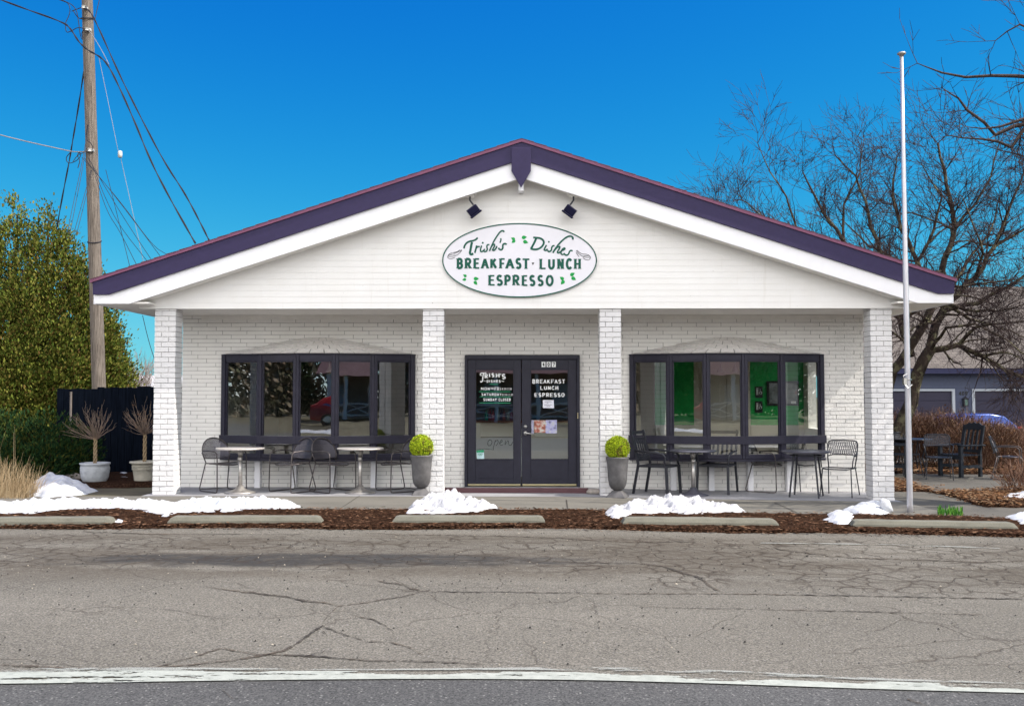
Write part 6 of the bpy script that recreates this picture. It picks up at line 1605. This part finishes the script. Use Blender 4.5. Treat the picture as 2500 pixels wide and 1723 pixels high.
b.build('house_number', M['sign_black'], GB)
q = P45(2354, 981); b = MB(); b.box(q.x-.10,q.x+.10,YB-.22,YB-.04,q.z-.2,q.z+.14); b.add([(q.x-.12,YB-.24,q.z+.14),(q.x+.12,YB-.24,q.z+.14),(q.x+.12,YB-.02,q.z+.14),(q.x-.12,YB-.02,q.z+.14),(q.x,YB-.12,q.z+.26)], [(0,1,4),(1,2,4),(2,3,4),(3,0,4)]); la = b.build('wall_lantern', M['black_metal'], GB)
b = MB(); b.box(q.x-.06,q.x+.06,YB-.226,YB-.22,q.z-.14,q.z+.1); b.build('lantern_glass', mat('lantern_glass', (.10,.16,.14), .2), la)
# car
cp = W(2330, 1000, 38.0); CZ = gz(cp.x, 38)
CA = empty('parked_car', (cp.x, 38, CZ), 'blue car behind the russet shrubs with red tail light showing', 'car', rz=R(8))
prof = [(-2.2,.35),(-2.15,.62),(-1.9,.78),(-1.15,.90),(-.35,1.34),(.1,1.46),(1.0,1.47),(1.55,1.38),(2.0,1.02),(2.15,.92),(2.2,.55),(2.15,.32),(1.6,.22),(-1.6,.22)]
b = MB(); n = len(prof); vs_, fs = [], []
for yy, sc in ((-.86,0),(-.80,1),(.80,1),(.86,0)):
    for (x, z) in prof: vs_.append((x, yy*(1-.16*max(0, z-.9)/.55), z if sc else z-.02*(1 if z > .5 else 0)))
for r_ in range(3):
    for i in range(n): fs.append((r_*n+i, r_*n+(i+1)%n, (r_+1)*n+(i+1)%n, (r_+1)*n+i))
fs.append(tuple(range(n-1,-1,-1))); fs.append(tuple(3*n+i for i in range(n))); b.add(vs_, fs); b.build('body', M['car_blue'], CA, bev=.05, world=False, fixn=True, smooth=True)
b = MB(); yy = -.815
for pts in ([(-.85,.98),(-.28,1.30),(.25,1.38),(.25,.96)],[(.32,.96),(.32,1.385),(.95,1.39),(1.05,.97)],[(1.12,.98),(1.05,1.38),(1.42,1.33),(1.72,1.05)]):
    b.add([(x, yy*(1-.16*max(0,z-.9)/.55)-.008, z) for x, z in pts], [tuple(range(4))])
b.add([(1.62,-.62,1.34),(1.62,.62,1.34),(2.02,.68,1.03),(2.02,-.68,1.03)], [(0,1,2,3)]); b.build('windows', M['car_glass'], CA, world=False)
for wx in (-1.35, 1.35):
    for sy in (-1, 1):
        b = MB(); b.tube([(wx, sy*.72,.32),(wx, sy*.88,.32)], .32, 24); wl_ = b.build('wheel', M['rubber'], CA, world=False); b = MB(); b.tube([(wx, sy*.86,.32),(wx, sy*.885,.32)], .2, 16); b.build('rim', M['steel'], wl_, world=False)
b = MB(); b.box(2.02,2.17,-.84,-.60,.82,.98); b.box(2.02,2.17,.60,.84,.82,.98); b.build('tail_light', M['red'], CA, bev=.02, world=False)
b = MB(); b.box(2.1,2.24,-.8,.8,.45,.6); b.build('bumper', M['galv'], CA, bev=.03, world=False)

# ---------------------------------------------------------------- things inside, seen through the glass
YI = 17.3
def pendant(u, v, label):
    p = W(u, v, YI); t = empty('pendant_lamp', (p.x, p.y, p.z), label, 'lamp', 'small white pendant lamps inside the windows')
    b = MB(); b.tube([(0,0,.06),(0,0,2.62-p.z)], .006, 6); b.build('cord', M['letter_white'], t, world=False)
    b = MB(); b.lathe([(.015,.08),(.02,.04),(.03,.0),(.055,-.06),(.06,-.075),(.052,-.07),(.02,-.0)], 18); b.build('shade', M['lamp_glass'], t, smooth=True, world=False)
pendant(1759, 898, 'white pendant lamp in the right window, left one of the pair')
pendant(1795, 898, 'white pendant lamp in the right window, right one of the pair')
pendant(767, 898, 'white pendant lamp in the left window, left one of the pair')
pendant(804, 898, 'white pendant lamp in the left window, right one of the pair')
YQ = YP-.01
for v0, lab in ((943, 'upper black restroom sign on the green wall'), (979, 'lower black restroom sign on the green wall')):
    p0 = W(1843.5, v0, YQ); p1 = W(1862, v0+28, YQ); t = empty('restroom_sign', ((p0.x+p1.x)/2, YQ, (p0.z+p1.z)/2), lab, 'sign', 'restroom signs on the green wall')
    b = MB(); b.box(p0.x,p1.x,YQ-.006,YQ,p1.z,p0.z); b.build('plate', M['sign_black'], t)
    b = MB(); u = 1848.5; v = v0
    dot(b, u, v+5, 1.4, YQ-.007); b.ribbon([(u,v+7),(u,v+14)], 3.6, YQ-.007, .002); b.ribbon([(u-1,v+13),(u-1,v+21)], 1.4, YQ-.007, .002); b.ribbon([(u+1,v+13),(u+1,v+21)], 1.4, YQ-.007, .002)
    b.ribbon([(1852.6,v+3),(1852.6,v+21)], .6, YQ-.007, .002)
    b.ribbon([(1856,v+6),(1856,v+13),(1859,v+13),(1860,v+17)], 1.0, YQ-.007, .002); b.ribbon([(1857+3*math.cos(t_*.5-1), v+16+3*math.sin(t_*.5-1)) for t_ in range(13)], .7, YQ-.007, .002)
    b.build('pictogram', M['letter_white'], t)
p0 = W(1872,930,YQ); p1 = W(1950,990,YQ); t = empty('framed_picture', ((p0.x+p1.x)/2, YQ, (p0.z+p1.z)/2), 'dark framed picture on the green wall', 'picture')
b = MB(); b.box(p0.x,p1.x,YQ-.03,YQ,p1.z,p0.z); b.build('frame', M['sign_black'], t); b = MB(); b.box(p0.x+.04,p1.x-.04,YQ-.034,YQ-.031,p1.z+.04,p0.z-.04)
m_ = NT('muted_print'); m_.set(.3); m_.col(m_.ramp(m_.noise(6, 4, .6), [(.3, (.05,.05,.05)), (.5, (.22,.25,.26)), (.66, (.35,.36,.38)), (.75, (.4,.08,.06))])); b.build('print', m_.m, t)
p0 = W(1936,982,YQ); b = MB(); b.box(-.05,.05,-.04,-.035,-.025,.025); o = b.build('wall_plate', M['letter_white']); o.location = (p0.x, YQ, p0.z); tag(o, 'small pale plate on the framed picture in right window', 'plate')
# counter and bottles behind the door
YK = 18.6; xk0, xk1 = Wx(1160, YK), Wx(1400, YK); zk = W(1200, 1026, YK).z
t = empty('service_counter', ((xk0+xk1)/2, YK, .02), 'white counter with wooden top seen through the doors', 'counter')
b = MB(); b.box(xk0-.03,xk1+.03,YK-.03,YK+.6,zk-.045,zk); b.build('counter_top', mat('counter_wood', (.30,.12,.07), .4, var=.3), t)
b = MB(); b.box(xk0,xk1,YK,YK+.05,.02,zk-.32); b.box(xk0,xk0+.1,YK,YK+.05,zk-.32,zk-.046); b.box(xk0+.75,xk0+.82,YK,YK+.05,zk-.32,zk-.046); b.box(xk0,xk1,YK+.5,YK+.55,.02,zk-.046); b.box(xk0,xk1,YK+.05,YK+.5,zk-.33,zk-.32); b.build('cabinet', M['letter_white'], t)
cols = [(.02,.32,.16),(.35,.05,.06),(.50,.10,.12),(.5,.5,.48),(.10,.06,.10),(.42,.12,.10),(.45,.45,.42),(.35,.12,.22)]
nm_ = ['green','red','pink red','clear','dark','reddish','white','purple']
for k, u in enumerate((1188, 1196, 1204, 1215.5, 1224, 1230, 1241, 1248)):
    p = W(u, 1026, YK+.12); b = MB(); hb_ = .2 if k % 2 == 0 else .22
    b.lathe([(.01,0),(.033,.0),(.034,.02),(.034,hb_*.5),(.028,hb_*.62),(.013,hb_*.75),(.012,hb_*.97),(.015,hb_)], 14)
    m_ = NT('bottle_'+nm_[k].replace(' ','_')); m_.set(.12); m_.col(cols[k]); o = b.build('bottle', m_.m, smooth=True); o.location = (p.x, YK+.12, zk)
    tag(o, ['green bottle at the left end of the counter','red bottle second from left on the counter','pink red bottle third from left on the counter','clear bottle fourth from left on the counter','dark bottle fifth from left on the counter','reddish bottle sixth from left on the counter','pale white bottle seventh from left on the counter','purple bottle at the right end of the bottle row'][k], 'bottle', 'bottles on the service counter')

# ---------------------------------------------------------------- across the road (seen mirrored in the glass)
sheet('far_verge', -60, 60, -60, -3.2, .002, M['ground'], 30, 10)
M['cream_paint'] = mat('cream_paint', (.78,.72,.60), .6)
def house(x0, x1, y, label):
    t = empty('porch_house', ((x0+x1)/2, y, 0), label, 'house')
    b = MB(); b.box(x0,x1,y-7,y,0,3.0); b.build('wall', mat('brown_wall', (.20,.15,.12), .8), t)
    b = MB(); b.add([(x0-.4,y+2.2,2.75),(x1+.4,y+2.2,2.75),(x1+.4,y-3.5,5.4),(x0-.4,y-3.5,5.4),(x1+.4,y-7.6,2.9),(x0-.4,y-7.6,2.9)], [(0,1,2,3),(3,2,4,5)]); b.build('roof', M['shingle'], t)
    n = 7; 
    for k in range(n):
        x = x0+.3+(x1-x0-.6)*k/(n-1); b = MB(); b.box(x-.12,x+.12,y+1.8,y+2.04,0,2.75); b.build('porch_column', M['cream_paint'], t)
    b = MB(); b.box(x0,x1,y+1.86,y+1.96,.95,1.05); b.box(x0,x1,y+1.86,y+1.96,.25,.32)
    for k in range(n-1):
        xa = x0+.3+(x1-x0-.6)*k/(n-1); xb = x0+.3+(x1-x0-.6)*(k+1)/(n-1); b.tube([(xa,y+1.9,.3),(xb,y+1.9,1.0)], .03, 4); b.tube([(xa,y+1.9,1.0),(xb,y+1.9,.3)], .03, 4)
    b.build('railing', M['cream_paint'], t)
    for k in range(4):
        x = x0+1.2+(x1-x0-2.4)*k/3; b = MB(); b.box(x-.5,x+.5,y+.005,y+.05,.9,2.2); b.build('window', M['grey_trim'], t)
house(-11, 3.5, -25, 'brown house with white porch columns across the road')
house(9, 20, -30, 'brown house with white porch columns farther right across road')
for (u_, y_, h_, sd, lab) in ((-6.5,-15,9,21,'large bare roadside tree across the road, in front of the porch house'),(5.5,-17,9,22,'bare tree across the road between the two houses'),(-19,-22,10,23,'bare tree across the road at the far left of the verge'),(15,-16,8,24,'bare tree across the road in front of right house')):
    t = empty('bare_tree', (u_,y_,0), lab, 'tree', 'bare trees across the road'); tr = Tree(sd); tr.limb([(u_,y_,0),(u_+.1,y_,h_*.15),(u_+.2,y_,h_*.3)], h_*.028, h_*.02, 4, h_*.26, 3, up=.1, wob=.25, spread=.8, ratio=.68); tr.done(t, M['bark_dark'], M['twig'])
for (x, y, h_, r_, lab) in ((-26,-27,8,2.6,'dark conifer across the road beside the leftmost bare tree'),(-15,-30,9,2.4,'dark conifer across the road behind the brown house'),(24,-24,8,2.6,'dark conifer across the road at the right')):
    t = empty('conifer', (x,y,0), lab, 'tree', 'dark conifers across the road'); b = MB(); b.tube([(x,y,0),(x,y,h_*.8)], [.2,.05], 8); b.build('trunk', M['bark_dark'], t)
    leafcloud('foliage', M['conifer_far'], t, 9000, crownsurf(x, y, .3, h_, r_, r_, lambda t_: max(.03, 1-t_), 3, .25, .6), .22, 5)
field('snow_patch', [(-12,-9),(-8,-9.4),(-5,-8.6),(-6,-7.6),(-11,-7.8)], .1, snowh(.12,.3,.3), M['snow'], 3, .1, .0, 'snow patch on the verge across the road', 'snow', SN)
def woods(x0, x1, y, h_, n, sd, y2=None):
    def sf(rnd):
        x = rnd.uniform(x0, x1); yy = y if y2 is None else y+(y2-y)*(x-x0)/(x1-x0); hh = h_*(.65+.45*noise.noise(Vector((x*.12, sd, 0)))+.25*noise.noise(Vector((x*.6, sd, 3)))); z = rnd.random()**.8*hh; return Vector((x, yy+rnd.uniform(-2,2), z)), Vector((rnd.uniform(-1,1), 1, .4)).normalized()
    o = leafcloud('distant_woods', M['wood_mix'], None, int(n*4.2), sf, .42, sd, 2.6); tag(o, kind='stuff')
M['wood_mix'] = island('wood_mix', [(.07,.08,.05), (.15,.12,.09), (.24,.18,.13), (.12,.13,.08), (.28,.22,.18)])
woods(-75, -14, -34, 9, 9000, 1); woods(20, 75, -34, 9, 8000, 2); woods(-16, 24, -44, 10, 5000, 3); woods(-70, -38, 12, 8, 7000, 4, -34); woods(38, 70, -34, 8, 7000, 5, 8)
c2_ = copy_tree(CA); c2_.location = (-8.5,-18.5,0); c2_.rotation_euler = (0,0,R(172)); tag(c2_, 'dark red car parked across the road before the porch house', 'car')
bd = [c for c in c2_.children if c.name.startswith('body')][0]; bd.data = bd.data.copy(); bd.data.materials[0] = M['red']
for q_ in [c for c in CA.children if c.name.startswith('tail')]: pass
print('crab segs', nb_crab, 'objects', len(bpy.data.objects))
